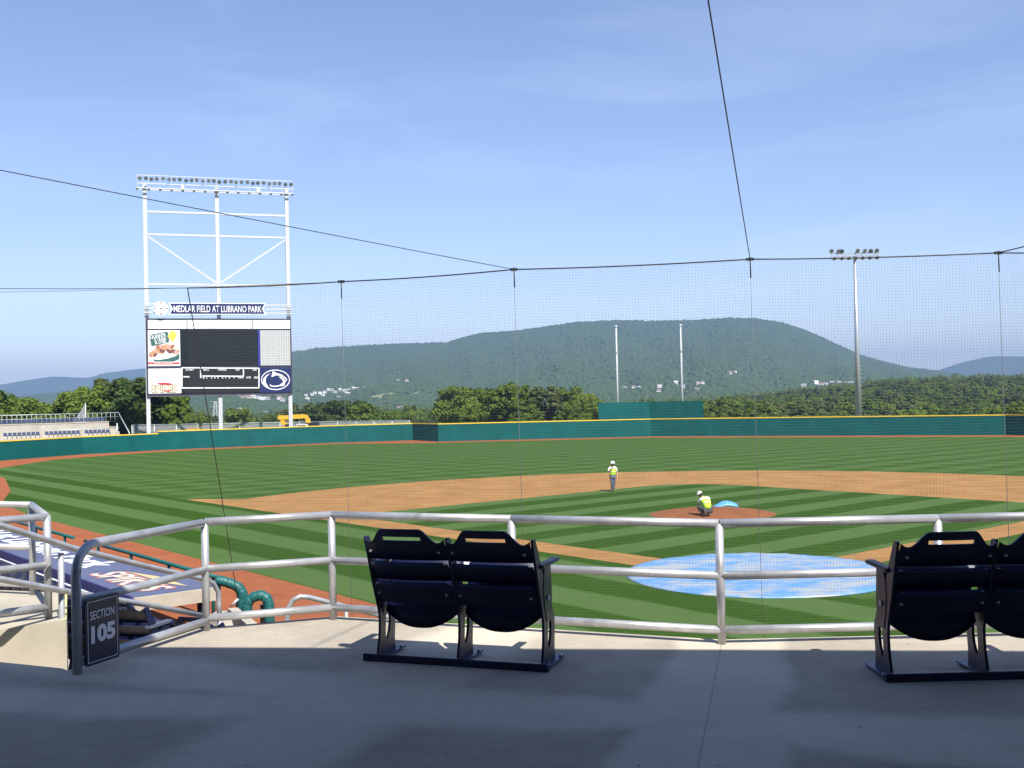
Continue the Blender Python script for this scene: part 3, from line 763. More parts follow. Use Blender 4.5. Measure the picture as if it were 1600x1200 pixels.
def sbtext(s, u0, v0, u1, v1, m, part, k, bold=0.0, tilt=0.0, shear=0.0):
    o = SB(u0, v1, k); w = (SB(u1, v1, k) - o).length; h = (SB(u0, v0, k) - o).length
    X = sd * math.cos(tilt) + Vector((0, 0, math.sin(tilt))); Y = Vector((0, 0, math.cos(tilt))) - sd * math.sin(tilt)
    return sub(text_obj('lettering', s, m, None, o, X, Y, h, w, depth=0.0, bold=bold, shear=shear), part)
ztop_l = SB(226, 284, 0).z; ztop_r = SB(448, 292, 0).z; ZT = (ztop_l + ztop_r) / 2
sL, sM, sR = 0.0, (SB(342, 480) - SL).dot(sd), (SR - SL).dot(sd)
for s_ in (sL, sM, sR):
    bm = bmesh.new(); box(bm, SL + sd * s_ - sn * 0.5 + Vector((0, 0, (ZT + GS) / 2)), (0.52, 0.52, ZT - GS), rz=math.atan2(sd.y, sd.x)); sbp(bmobj('tower_post', bm, steel_white))
for vl, vr in ((330, 337), (366, 371), (446, 444)):
    z = (SB(229, vl).z + SB(451, vr).z) / 2
    for a, b in ((sL + .27, sM - .27), (sM + .27, sR - .27)):
        sbp(beam_obj('cross_bar', SL + sd * a - sn * 0.3 + Vector((0, 0, z)), SL + sd * b - sn * 0.3 + Vector((0, 0, z)), 0.28, 0.28, steel_white))
z1, z0 = SB(232, 369).z, SB(340, 444).z
for a, b in ((sL + .3, sM - .3), (sR - .3, sM + .3)):
    sbp(beam_obj('diagonal_brace', SL + sd * a - sn * 0.3 + Vector((0, 0, z1)), SL + sd * b - sn * 0.3 + Vector((0, 0, z0 + .2)), 0.24, 0.24, steel_white))
# light gantry on top
gz0, gz1 = ZT - 0.95, ZT + 0.80
g0, g1 = sL - 0.95, sR + 0.85
gm = steel_white
for z, w in ((gz0, 0.16), (gz0 + 0.62, 0.14), (gz1, 0.10)):
    for k in ((0.35, -0.95) if z == gz0 else (0.35,)):
        sbp(beam_obj('gantry_beam', SL + sd * g0 + sn * k + Vector((0, 0, z)), SL + sd * g1 + sn * k + Vector((0, 0, z)), w, w, gm))
for i in range(15):
    s_ = g0 + (g1 - g0) * i / 14
    sbp(beam_obj('gantry_strut', SL + sd * s_ + sn * 0.35 + Vector((0, 0, gz0)), SL + sd * s_ + sn * 0.35 + Vector((0, 0, gz1)), 0.05, 0.05, gm))
    sbp(beam_obj('gantry_tread', SL + sd * s_ + sn * 0.35 + Vector((0, 0, gz0)), SL + sd * s_ - sn * 0.95 + Vector((0, 0, gz0)), 0.3, 0.05, gm))
bm = bmesh.new()
rgs = []
for y_, r_ in ((0, .10), (.06, .20), (.20, .27), (.24, .29)):
    rgs.append([bm.verts.new((math.cos(2 * math.pi * k / 12) * r_, -y_, math.sin(2 * math.pi * k / 12) * r_)) for k in range(12)])
for a, b in zip(rgs, rgs[1:]):
    for k in range(12): bm.faces.new((a[k], a[(k + 1) % 12], b[(k + 1) % 12], b[k]))
bm.faces.new(rgs[0]); bm.faces.new(rgs[-1][::-1])
bmesh.ops.recalc_face_normals(bm, faces=bm.faces)
hous_me = bpy.data.meshes.new('lamp_housing'); bm.to_mesh(hous_me); bm.free(); hous_me.materials.append(steel_white)
bm = bmesh.new(); bmesh.ops.create_circle(bm, cap_ends=True, radius=0.25, segments=12, matrix=Matrix.Translation((0, -0.246, 0)) @ Matrix.Rotation(R(90), 4, 'X'))
lens_me = bpy.data.meshes.new('lamp_glass'); bm.to_mesh(lens_me); bm.free(); lens_me.materials.append(lamp_dark)
lens2_me = lens_me.copy(); lens2_me.materials.clear(); lens2_me.materials.append(mat('pale lamp glass', (0.30, 0.32, 0.35), 0.25, 0.3))
def lamp(parent, loc, rz, tilt, sc=1.0):
    h = share('lamp_housing', hous_me, None, loc, (tilt, 0, rz), (sc,) * 3)
    par(h, parent); share('lamp_glass', lens2_me, h); return h
srz = math.atan2(sd.y, sd.x)
for i in range(28):
    s_ = g0 + 0.35 + (g1 - g0 - 0.7) * i / 27
    lamp(sb, SL + sd * s_ + sn * 0.55 + Vector((0, 0, gz1 - 0.42 + 0.06 * math.sin(i * 2.1))), srz + 0.25 * math.sin(i * 1.7), R(28) + 0.1 * math.sin(i))
for s_ in (sL + 0.26 * sR, sL + 0.79 * sR): sbp(box_obj('control_box', SL + sd * s_ + sn * 0.5 + Vector((0, 0, gz0 + 0.25)), (0.45, 0.3, 0.7), steel_white, rz=srz))
# name banner with notched ends
bn = [(262.5, 473), (416, 473.6), (411, 482.5), (416, 491.5), (262.5, 491.5), (268.5, 482.3)]
bm = bmesh.new(); poly(bm, [SB(u, v, 0.45) for u, v in bn], th=0.25, n=-sn); ban = sbp(bmobj('name_banner', bm, white_p))
bi = [(265.5, 474.3), (413.3, 474.9), (409.0, 482.5), (413.3, 490.2), (265.5, 490.2), (270.6, 482.3)]
flat('banner_field', bi, 0.47, psu_navy, ban)
sbtext('MEDLAR FIELD AT LUBRANO PARK', 271.5, 477.2, 409, 487.6, white_p, ban, 0.49, bold=0.012)
# clock
ck = SB(251.5, 482, 0.6); rad = 11 * 148 / FPX
bm = bmesh.new(); tube(bm, [ck, ck - sn * 0.3], rad, 40); clk = sbp(bmobj('clock', bm, white_p))
clk_d = mat('clock ink', (0.05, 0.05, 0.09), 0.5)
for h in range(12):
    a = R(30 * h); p = ck + sn * 0.01 + sd * (math.sin(a) * rad * 0.82) + Vector((0, 0, math.cos(a) * rad * 0.82)); bm = bmesh.new()
    w = 0.10 if h % 3 == 0 else 0.05
    x_ = sd * w; y_ = Vector((0, 0, w)); poly(bm, [p - x_ - y_, p + x_ - y_, p + x_ + y_, p - x_ + y_]); sub(bmobj('hour_mark', bm, clk_d), clk)
for ang, ln, w in ((75, 0.55, 0.055), (180, 0.78, 0.04)):
    a = R(ang); d_ = sd * math.sin(a) + Vector((0, 0, math.cos(a))); e_ = sd * math.cos(a) - Vector((0, 0, math.sin(a))); p = ck + sn * 0.02
    bm = bmesh.new(); poly(bm, [p - e_ * w - d_ * 0.15, p + e_ * w - d_ * 0.15, p + e_ * w * .6 + d_ * ln * rad, p - e_ * w * .6 + d_ * ln * rad]); sub(bmobj('clock_hand', bm, clk_d), clk)
for (ua, ub, vs_) in ((224.5, 243, (475, 481.5, 488)), (414, 455.5, (477, 483.3, 489.8))):
    for v in vs_: sbp(beam_obj('banner_bar', SB(ua, v, 0.2), SB(ub, v, 0.2), 0.22, 0.22, steel_white))
# cabinet behind the panels
quad_panel('cabinet', 229.5, 498, 454.8, 619.5, -0.05, 1.3, mat('cabinet dark', (0.03, 0.03, 0.06), 0.6))
for ua, ub in ((231.2, 291.3), (293, 393.4), (394.9, 453.2)):
    quad_panel('blank_panel', ua, 500.2, ub, 513.6, 0.05, 0.09, white_p)
ad_p = quad_panel('food_advert_panel', 231.8, 516, 281, 572.2, 0.05, 0.09, white_p)
ad_p['label'] = 'white advertising panel with a plate of chicken wings'
vid = quad_panel('video_screen', 282.2, 515.6, 402.6, 571.2, 0.05, 0.09, dark_scr)
quad_panel('screen_trim', 403.0, 515.6, 406.3, 571.2, 0.05, 0.09, mat('blue trim', (0.03, 0.03, 0.28), 0.4))
def led_mat():
    m = bpy.data.materials.new('unlit panel grid'); m.use_nodes = True; n = m.node_tree.nodes; l = m.node_tree.links
    tc = n.new('ShaderNodeTexCoord'); br_ = n.new('ShaderNodeTexBrick'); br_.offset = 0.0
    mp = n.new('ShaderNodeMapping'); mp.inputs['Rotation'].default_value = (R(90), 0, 0); l.new(tc.outputs['Object'], mp.inputs['Vector']); l.new(mp.outputs[0], br_.inputs['Vector'])
    br_.inputs['Scale'].default_value = 1.0; br_.inputs['Brick Width'].default_value = 0.32; br_.inputs['Row Height'].default_value = 0.32; br_.inputs['Mortar Size'].default_value = 0.03
    br_.inputs['Color1'].default_value = (0.52, 0.53, 0.52, 1); br_.inputs['Color2'].default_value = (0.47, 0.48, 0.47, 1); br_.inputs['Mortar'].default_value = (0.30, 0.31, 0.31, 1)
    l.new(br_.outputs['Color'], n['Principled BSDF'].inputs['Base Color']); return m
quad_panel('grid_panel', 406.8, 516, 453, 571.2, 0.05, 0.09, led_mat())
spk = quad_panel('team_panel', 232.2, 575.6, 282.8, 615.2, 0.05, 0.09, white_p)
lin = quad_panel('line_score_panel', 283.4, 573.4, 405.6, 615.2, 0.05, 0.09, black_p)
psu = quad_panel('emblem_panel', 406.2, 573.8, 454.2, 613.8, 0.05, 0.09, psu_navy)
quad_panel('cabinet_skirt', 230, 615.8, 454.6, 619.6, 0.02, 0.3, mat('skirt brown', (0.16, 0.14, 0.13), 0.7))
# line score frame and headings
def line_px(u0, v0, u1, v1, w, part, k=0.07, m=None):
    a, b = SB(u0, v0, k), SB(u1, v1, k); d_ = (b - a).normalized(); e_ = d_.cross(sn) * (w / 2); bm = bmesh.new(); poly(bm, [a - e_, b - e_, b + e_, a + e_]); sub(bmobj('white_line', bm, m or white_p), part)
LW = 0.16
for q in ((284.2, 574.6, 404.8, 575.4), (284.2, 606.2, 404.8, 606.0), (284.2, 574, 284.2, 606.5), (404.6, 575, 404.6, 606.4), (313.6, 575.5, 313.6, 590.5), (313.6, 587.4, 380.4, 588), (380.4, 575.5, 380.4, 588.4), (286.5, 588.6, 296, 588.7)):
    line_px(*q, LW, lin)
for s_, u, w in (('AT BAT', 290, 13), ('BALL', 318, 9), ('STRIKE', 341, 13), ('OUT', 368, 7), ('H/E', 395, 6)):
    sbtext(s_, u, 576.3, u + w, 579.3, white_p, lin, 0.075, bold=0.02)
for i, u in enumerate((317, 322, 329.5, 334.5, 339.8, 346.8, 351.8, 357.5, 364.5)):
    sbtext(str(i + 1), u, 588.6, u + 2.0, 591.6, white_p, lin, 0.075, bold=0.03)
for s_, u, w in (('RUNS', 372, 8.5), ('HITS', 385, 7.2), ('ERR', 397, 6.5)):
    sbtext(s_, u, 588.4, u + w, 591.4, white_p, lin, 0.075, bold=0.02)
# emblem on navy: oval ring and lion-head strokes, traced on its panel
EX = lambda x, y: (340 + x / 11.43, 560 + y / 11.43)
bm = bmesh.new(); N_ = 56
ou = [bm.verts.new(SB(*EX(1033 + 258 * math.cos(2 * math.pi * k / N_), 382 + 182 * math.sin(2 * math.pi * k / N_)), 0.075)) for k in range(N_)]
inn = [bm.verts.new(SB(*EX(1033 + 243 * math.cos(2 * math.pi * k / N_), 382 + 166 * math.sin(2 * math.pi * k / N_)), 0.075)) for k in range(N_)]
for k in range(N_): bm.faces.new((ou[k], ou[(k + 1) % N_], inn[(k + 1) % N_], inn[k]))
sub(bmobj('emblem_ring', bm, white_p), psu)
for pl in ([(945, 262), (870, 300), (818, 355), (805, 420), (826, 480), (880, 527), (955, 550), (905, 505), (868, 450), (856, 390), (872, 330)],
           [(960, 332), (985, 225), (1022, 240), (1062, 266), (1130, 280), (1182, 315), (1238, 365), (1242, 392), (1215, 412), (1222, 382), (1160, 327), (1100, 306), (1040, 300), (990, 325)],
           [(1085, 330), (1130, 322), (1188, 370), (1218, 415), (1203, 445), (1196, 480), (1150, 497), (1085, 490), (1132, 452), (1174, 430), (1160, 392), (1122, 352)],
           [(925, 455), (962, 480), (1012, 490), (1085, 480), (1120, 494), (1060, 506), (1000, 510), (948, 500)]):
    flat('emblem_stroke', [EX(*p) for p in pl], 0.075, white_p, psu)
# food advert: tilted green name plate, yellow burst, plate of wings, red strip
AXX = lambda x, y: (210 + x / 11.43, 470 + y / 11.43)
green_ad = mat('advert green', (0.03, 0.11, 0.10), 0.5); yel_ad = mat('advert yellow', (0.75, 0.58, 0.08), 0.5); red_ad = mat('advert red', (0.50, 0.03, 0.04), 0.5)
flat('advert_name_plate', [AXX(*p) for p in [(268, 625), (285, 605), (575, 548), (600, 565), (622, 720), (605, 742), (330, 808), (300, 800)]], 0.075, green_ad, ad_p)
sbtext('QUAKER', *AXX(285, 620), *AXX(575, 690), white_p, ad_p, 0.09, bold=0.015, tilt=0.19)
sbtext('STEAK', *AXX(360, 672), *AXX(585, 730), white_p, ad_p, 0.09, bold=0.015, tilt=0.19)
sbtext('& LUBE', *AXX(375, 727), *AXX(575, 778), white_p, ad_p, 0.09, bold=0.015, tilt=0.19)
flat('advert_burst', [AXX(*p) for p in [(590, 640), (650, 540), (700, 535), (760, 595), (745, 640), (700, 735), (640, 690)]], 0.085, yel_ad, ad_p)
flat('advert_plate_bowl', [AXX(*p) for p in [(320, 1030), (440, 1045), (600, 1020), (725, 975), (805, 925), (805, 1040), (700, 1085), (360, 1085)]], 0.07, green_ad, ad_p)
flat('advert_plate_rim', [AXX(*p) for p in [(320, 1015), (440, 1030), (600, 1005), (725, 960), (805, 910), (805, 945), (725, 990), (600, 1030), (440, 1055), (330, 1045)]], 0.08, white_p, ad_p)
wing = [mat('wing brown', (0.34, 0.14, 0.06), 0.5), mat('wing tan', (0.50, 0.26, 0.13), 0.5), mat('wing dark', (0.18, 0.06, 0.05), 0.5), mat('wing pink', (0.55, 0.33, 0.28), 0.5)]
wr = random.Random(5)
for i in range(17):
    cx_, cy_ = 320 + 30 * i - (10 if i % 2 else 0), 930 - 60 * math.sin(i / 16 * math.pi) - 2 * i + wr.uniform(-45, 55)
    a0 = wr.uniform(0, 3); rx_, ry_ = wr.uniform(60, 100), wr.uniform(38, 60)
    pl = [(min(800, cx_ + rx_ * math.cos(t) * math.cos(a0) - ry_ * math.sin(t) * math.sin(a0) * .6), cy_ + (rx_ * math.cos(t) * math.sin(a0) * .6 + ry_ * math.sin(t) * math.cos(a0))) for t in np.linspace(0, 2 * math.pi, 9)[:-1]]
    flat('advert_wing', [AXX(*p) for p in pl], 0.076 + 0.0006 * i, wing[i % 4], ad_p)
flat('advert_strip', [AXX(*p) for p in [(248, 1098), (808, 1098), (808, 1130), (248, 1130)]], 0.075, red_ad, ad_p)
for xa, xb in ((355, 470), (485, 690)): flat('advert_strip_text', [AXX(*p) for p in [(xa, 1104), (xb, 1104), (xb, 1142), (xa, 1142)]], 0.078, mat('advert pink', (0.6, 0.33, 0.30), .5), ad_p)
# team panel: word mark only
TX = lambda x, y: (210 + x / 11.43, 560 + y / 11.43)
gold = mat('team gold', (0.24, 0.11, 0.03), 0.5); cream = mat('team cream', (0.72, 0.66, 0.52), 0.5)
sbtext('SPIKES', *TX(302, 470), *TX(762, 620), gold, spk, 0.075, bold=0.06)
sbtext('SPIKES', *TX(314, 482), *TX(752, 608), cream, spk, 0.085, bold=0.015)
flat('team_swoosh', [TX(*p) for p in [(400, 440), (560, 430), (690, 455), (620, 470), (450, 465)]], 0.078, red_ad, spk)
flat('team_swoosh', [TX(*p) for p in [(470, 562), (560, 572), (655, 560), (630, 595), (560, 592)]], 0.09, red_ad, spk)

# ================================================================== LIGHT TOWER, FLAGPOLES
def on_y(u, v, y): return ondepth(u, v, y)
lt = on_y(1342, 655, 144); lt.z = -0.1
tw_ = empty('light_tower', lt, label='grey floodlight mast behind the right field wall', cat='light tower')
top = on_y(1333, 400, 144)
tube_obj('mast', [Vector((0, 0, 0)), Vector((0, 0, top.z + 0.1))], 0.42, galv, tw_, seg=14, r2=0.17)
ztp = top.z + 0.1
def px_h(v): return on_y(1333, v, 144).z + 0.1
for v, hw in ((405, 3.4), (400, 3.2), (396, 2.9)):
    beam_obj('crossarm', Vector((-hw, -0.3, px_h(v))), Vector((hw, -0.3, px_h(v))), 0.14, 0.14, galv, tw_)
for i in range(9):
    x_ = -3.4 + 6.8 * i / 8; beam_obj('crossarm_strut', Vector((x_ * .97, -0.3, px_h(405.5))), Vector((x_ * .9, -0.3, px_h(397))), 0.07, 0.07, galv, tw_)
lampz = mat('lamp back', (0.10, 0.11, 0.12), 0.4, 0.4)
for i, u in enumerate((1297, 1307, 1313.5, 1338, 1348, 1358.5, 1368)):
    p = on_y(u, 392.5 - 0.4 * i / 3, 144) - lt
    h = share('lamp_housing', hous_me, tw_, (p.x, -0.4, p.z), (R(20 + 5 * (i % 3)), 0, 0.3 * math.sin(i * 2)), (1.15,) * 3); share('lamp_glass', lens_me, h)
    beam_obj('lamp_bracket', Vector((p.x, -0.2, p.z)), Vector((p.x, -0.3, px_h(397))), 0.06, 0.06, galv, tw_)
for i in range(7):
    h = share('lamp_housing', hous_me, tw_, (-2.9 + 0.95 * i, -0.5, px_h(403)), (R(35), 0, 0.2 * math.sin(i)), (0.95,) * 3); share('lamp_glass', lens_me, h)
for i in range(16): tube_obj('climbing_rung', [Vector((0.2, 0, 1 + i * .55)), Vector((0.62, 0, 1 + i * .55))], 0.025, galv, tw_, seg=6)
for (u, v0, v1, lb) in ((965.5, 512, 640, 'left of two bare white flagpoles behind the teal screen wall'), (1066.5, 510, 640, 'right of two bare white flagpoles behind the teal screen wall')):
    b_ = on_y(u, v1, 157); b_.z = -0.1; t_ = on_y(u - 3, v0, 157)
    fp = empty('flagpole', b_, label=lb, cat='flagpole', group='flagpoles in centre field')
    tube_obj('pole', [Vector((0, 0, 0)), Vector((0, 0, t_.z + 0.1))], 0.15, steel_white, fp, seg=12, r2=0.10)
    bm = bmesh.new(); bmesh.ops.create_uvsphere(bm, u_segments=10, v_segments=8, radius=0.2, matrix=Matrix.Translation((0, 0, t_.z + 0.25))); bmobj('finial', bm, steel_white, fp, smooth=True)
    tube_obj('halyard', [Vector((0.22, -0.1, 1.5)), Vector((0.16, -0.1, t_.z))], 0.012, cable_g, fp, seg=5)
    box_obj('cleat', (0.0, -0.18, t_.z * 0.78), (0.12, 0.08, 0.3), alu, fp)

# ================================================================== BACKSTOP NET AND CABLES
top_px = [(293, 450, 18.2), (533, 440, 17.7), (803, 421, 16.5), (1172, 405, 15.9), (1560, 395, 15.8), (1760, 390, 16.3)]
npt = [ondepth(u, v, d) for u, v, d in top_px]
bk = empty('backstop_net', (npt[3].x, npt[3].y, 1.0), label='fine black protective net hanging behind home plate', cat='net')
def np_(o): return par(o, bk)
# cable with a slight sag
def sag(a, b, s, n=14): return [a.lerp(b, i / n) - Vector((0, 0, s * 4 * (i / n) * (1 - i / n))) for i in range(n + 1)]
for a, b in zip(npt, npt[1:]): np_(tube_obj('top_cable', sag(a, b, 0.02), 0.011, cable_m, seg=6))
# threads
CELL = 0.0445; TH = 0.00105
net_m = mat('net twine', (0.05, 0.052, 0.056), 0.7)
vs, fs = [], []
def strand(pts, r):
    base = len(vs)
    for p in pts:
        vs.extend(((p[0] + r, p[1], p[2]), (p[0] - r * .5, p[1] + r * .6, p[2] + r * .8), (p[0] - r * .5, p[1] - r * .6, p[2] - r * .8)))
    for i in range(len(pts) - 1):
        q = base + 3 * i
        for k in range(3): fs.append((q + k, q + (k + 1) % 3, q + 3 + (k + 1) % 3, q + 3 + k))
ZN0 = 1.0
rope_end = ondepth(371, 936, 26.8)
def net_xy(i, t): return npt[i].lerp(npt[i + 1], t)
plen = [(npt[i + 1] - npt[i]).length for i in range(5)]
rows_z = np.arange(ZN0, 7.75, CELL)
for i in range(5):
    L_ = plen[i]; nv = int(L_ / CELL)
    for k in range(nv):
        t = k / nv; p = net_xy(i, t); zt_ = p.z - 0.02 * 4 * t * (1 - t)
        wv_ = 0.006 * math.sin(k * 0.9 + i)
        zb_ = ZN0
        if i == 0:                       # left edge of the net slants
            zb_ = max(ZN0, ZN0 + (1 - t * 2.2) * 4.4)
        strand([(p.x + wv_, p.y, zt_), (p.x + 0.012 * math.sin(k * .21), p.y + .03 * math.sin(k * .05), (zt_ + zb_) / 2), (p.x, p.y, zb_)], TH)
for z in rows_z:
    pts_ = []
    for i in range(5):
        for t in (0, .25, .5, .75):
            p = net_xy(i, t); dz = z - ZN0; hh = p.z - 0.08 * t * (1 - t) - ZN0
            if i == 0 and dz / 6.7 < (1 - t * 2.2) * 0.66: continue
            pts_.append((p.x, p.y, ZN0 + dz * hh / 6.75))
    strand(pts_, TH)
o = pyobj('mesh_twine', vs, fs, net_m); np_(o); o['kind'] = 'stuff'
for i, (u, v, d) in enumerate(top_px[1:5]):
    p = npt[i + 1]; b_ = Vector((p.x + 0.08, p.y + 0.05, 1.0))
    np_(tube_obj('hanging_cable', [p, p - Vector((0, 0, .35)), b_], 0.0045, cable_g, seg=5))
    np_(tube_obj('turnbuckle', [p + Vector((0, 0, .03)), p - Vector((-.004, 0, .28))], 0.010, cable_m, seg=8))
    np_(box_obj('cable_clamp', p, (0.11, 0.035, 0.04), cable_m))
np_(tube_obj('edge_rope', [npt[0], npt[0].lerp(rope_end, .5) + Vector((.02, 0, -.05)), rope_end], 0.009, cable_m, seg=6))
# backstop wall under the net (hidden behind the deck from here)
bw = empty('backstop_wall', (3.5, 15.9, 0), label='low teal padded backstop wall under the net', cat='wall')
for a, b in zip(npt[1:], npt[2:]):
    d = (b - a).normalized(); nr = Vector((-d.y, d.x, 0)) * .2
    par(prism('padded_panel', [(a.x, a.y), (b.x, b.y), (b.x + nr.x, b.y + nr.y), (a.x + nr.x, a.y + nr.y)], 0.0, 1.0, teal_pad), bw)
# guy cables
def cable(lb, a, b, r, m=cable_m, s=0.1):
    o = tube_obj('guy_cable', sag(a, b, s), r, m, seg=6); return tag(o, lb, 'cable')
cable('dark guy cable rising to the upper left from the net past the scoreboard', npt[2], to_canopy(npt[2], ondepth(-260, 205, 10.5)), 0.0055, s=0.06)
cable('dark guy cable dropping steeply from the top edge of the photo to the net', npt[3], to_canopy(npt[3], ondepth(1088, -118, 7.0)), 0.0065, s=0.02)
cable('short guy cable at the right edge of the photo rising from the net', npt[4], to_canopy(npt[4], ondepth(1760, 345, 13.0)), 0.009, s=0.02)
cable('thin cable running level to the left edge from the net corner', npt[0], ondepth(-250, 447, 20.5), 0.0065, cable_m, s=0.03)
cable('pale thin cable just under the level cable at the left edge', npt[1], ondepth(-250, 457, 21.0), 0.006, cable_g, s=0.06)

# ================================================================== HOME PLATE COVER
def tarp_mat():
    m = bpy.data.materials.new('blue tarp'); m.use_nodes = True; n = m.node_tree.nodes; l = m.node_tree.links; b = n['Principled BSDF']
    b.inputs['Roughness'].default_value = 0.38
    geo = n.new('ShaderNodeNewGeometry')
    mp = n.new('ShaderNodeMapping'); mp.inputs['Scale'].default_value = (0.55, 1.0, 1); l.new(geo.outputs['Position'], mp.inputs['Vector'])
    a = n.new('ShaderNodeTexNoise'); a.inputs['Scale'].default_value = 0.9; a.inputs['Detail'].default_value = 9; a.inputs['Roughness'].default_value = 0.72; l.new(mp.outputs[0], a.inputs['Vector'])
    r_ = n.new('ShaderNodeValToRGB'); e = r_.color_ramp.elements
    e[0].position = 0.44; e[0].color = (0.10, 0.26, 0.52, 1); e[1].position = 0.57; e[1].color = (0.33, 0.36, 0.37, 1)
    l.new(a.outputs['Fac'], r_.inputs['Fac']); l.new(r_.outputs['Color'], b.inputs['Base Color'])
    return m
tarp_m = tarp_mat()
tc_ = F(0, 0.72); rngt = random.Random(4); N_ = 96
vs, fs = [], []
for j in range(26):
    for k in range(N_):
        rr_ = 4.235 * j / 25; a = 2 * math.pi * k / N_
        x_, y_ = rr_ * math.cos(a), rr_ * math.sin(a)
        wr_ = 0.018 * math.sin(3.1 * x_ + 1.2 * y_) + 0.014 * math.sin(5.3 * y_ - 2.2 * x_) + 0.012 * math.sin(9 * x_ + 7 * y_) + 0.01 * math.sin(13 * y_)
        edge = 1 - smooth(3.9, 4.24, rr_)
        vs.append((tc_.x + x_, tc_.y + y_, 0.02 + (0.055 + wr_) * (0.25 + 0.75 * edge)))
for j in range(25):
    for k in range(N_): fs.append((j * N_ + k, j * N_ + (k + 1) % N_, (j + 1) * N_ + (k + 1) % N_, (j + 1) * N_ + k))
o = pyobj('home_plate_cover', vs, fs, tarp_m, smooth=True)
bm = bmesh.new(); bm.from_mesh(o.data)
be_ = [e for e in bm.edges if len(e.link_faces) == 1 and e.verts[0].co.xy.length and ((e.verts[0].co - tc_).xy.length > 4)]
ex = bmesh.ops.extrude_edge_only(bm, edges=be_); 
for g in ex['geom']:
    if isinstance(g, bmesh.types.BMVert): g.co.z = 0.010
bm.to_mesh(o.data); bm.free()
o.location = (0, 0, 0)
tag(o, 'round blue tarpaulin with pale puddle stains covering home plate', 'tarpaulin')

# ================================================================== DUGOUT AND THE SEATING BOWL BEYOND THE AISLE
dg_ = empty('dugout', TN(10, -17.1, 0), label='dugout with flat navy roof lettered in white beside the red track', cat='dugout')
RT_T0, RT_T1, RN0, RN1, RZd = 4.1, 27.5, -18.1, -16.1, 1.3
def quadTN(t0, t1, n0, n1): return [TN(t0, n0), TN(t1, n0), TN(t1, n1), TN(t0, n1)]
roof = par(prism('roof', quadTN(RT_T0, RT_T1, RN0, RN1), RZd - 0.22, RZd, navy_flat), dg_)
par(prism('roof_fascia', quadTN(RT_T0 + .01, RT_T1, RN0 - 0.03, RN0), RZd - 0.30, RZd - 0.01, navy_edge), dg_)
par(prism('roof_end_beam', quadTN(RT_T0 - 0.12, RT_T0, RN0, RN1), RZd - 0.34, RZd - 0.03, pale_conc), dg_)
par(prism('back_wall', quadTN(RT_T0, RT_T1, RN0 + .1, RN0 + .35), -0.02, RZd - 0.23, grey_conc), dg_)
for t in (RT_T0 + .25, 10, 16, 22, RT_T1 - .2): par(tube_obj('roof_post', [TN(t, RN1 - .25, 0), TN(t, RN1 - .25, RZd - .23)], 0.09, black_m, seg=8), dg_)
def sub0(o, part): o.parent = part; return o
X_ = -T3; Y_ = N3
o = text_obj('lettering', 'Medlar Field at Lubrano Park', white_p, None, TN(28.3, RN0 + 0.62, RZd), X_, Y_, 1.05, 18.8, depth=0.006, bold=0.03, shear=0.1); sub0(o, roof)
for k_, (s_, m_, t0, n0, w_, h_, z_) in enumerate((('SPIKES', mat('faded red', (0.42, 0.17, 0.15), .7), 8.35, RN0 + .30, 3.9, 0.95, .006), ('SPIKES', cream, 8.28, RN0 + .36, 3.75, 0.80, .012))):
    sub0(text_obj('lettering', s_, m_, None, TN(t0, n0, RZd), X_, Y_, h_, w_, depth=z_, bold=0.05 - .04 * k_, shear=0.2), roof)
bm = bmesh.new(); poly(bm, [TN(*p, RZd + .009) for p in ((8.0, RN0 + 1.25), (5.2, RN0 + 1.30), (4.5, RN0 + 1.5), (6.5, RN0 + 1.55))]); sub0(bmobj('logo_swoosh', bm, mat('faded gold', (0.5, 0.42, 0.2), .7)), roof)
# padded front rail
pr = empty('dugout_rail', TN(4, -15.4, 0), label='teal padded rail along the dugout front', cat='railing')
par(tube_obj('padded_rail', [TN(5.5, -15.3, 1.22), TN(12, -15.3, 1.24), TN(16.3, -15.3, 1.24)], 0.055, teal_pad, seg=10), pr)
par(tube_obj('padded_rail', [TN(17.5, -15.3, 1.24), TN(27, -15.3, 1.26)], 0.055, teal_pad, seg=10), pr)
for t in (6, 9, 12, 15, 18.5, 22, 26): par(tube_obj('rail_post', [TN(t, -15.3, 0), TN(t, -15.3, 1.2)], 0.05, teal_pad, seg=8), pr)
# padded end of the rail and the padded hoop
def lumpy(name, pts, r, parent):
    """foam sleeves strapped on a pipe: short bulging segments"""
    bm = bmesh.new(); n = len(pts)
    fine = []
    for a, b in zip(pts, pts[1:]):
        for k in range(6): fine.append(a.lerp(b, k / 6))
    fine.append(pts[-1]); rings = []; px = None
    for i, p in enumerate(fine):
        d = (fine[min(i + 1, len(fine) - 1)] - fine[max(i - 1, 0)]).normalized()
        if px is None: x, y = frame_from(d)
        else: x = (px - d * px.dot(d)).normalized(); y = x.cross(d)
        px = x; rr = r * (0.90 if i % 7 == 0 else 1.0 + 0.05 * math.sin(i * 2.3))
        rings.append([bm.verts.new(p + (x * math.cos(2 * math.pi * k / 10) + y * math.sin(2 * math.pi * k / 10)) * rr) for k in range(10)])
    for a, b in zip(rings, rings[1:]):
        for k in range(10): bm.faces.new((a[k], a[(k + 1) % 10], b[(k + 1) % 10], b[k])).smooth = True
    bm.faces.new(rings[0][::-1]); bm.faces.new(rings[-1])
    return par(bmobj(name, bm, teal_pad), parent)
def PXD(l, d): return [ondepth(u, v, d) for u, v in l]
pe = PXD([(338, 906), (352, 909), (364, 913), (373, 918), (379, 927), (379, 940), (378, 962)], 26.6)
e_ = empty('padded_rail_end', (pe[-1].x, pe[-1].y, 0), label='teal padded rail bending down at the dugout corner', cat='railing')
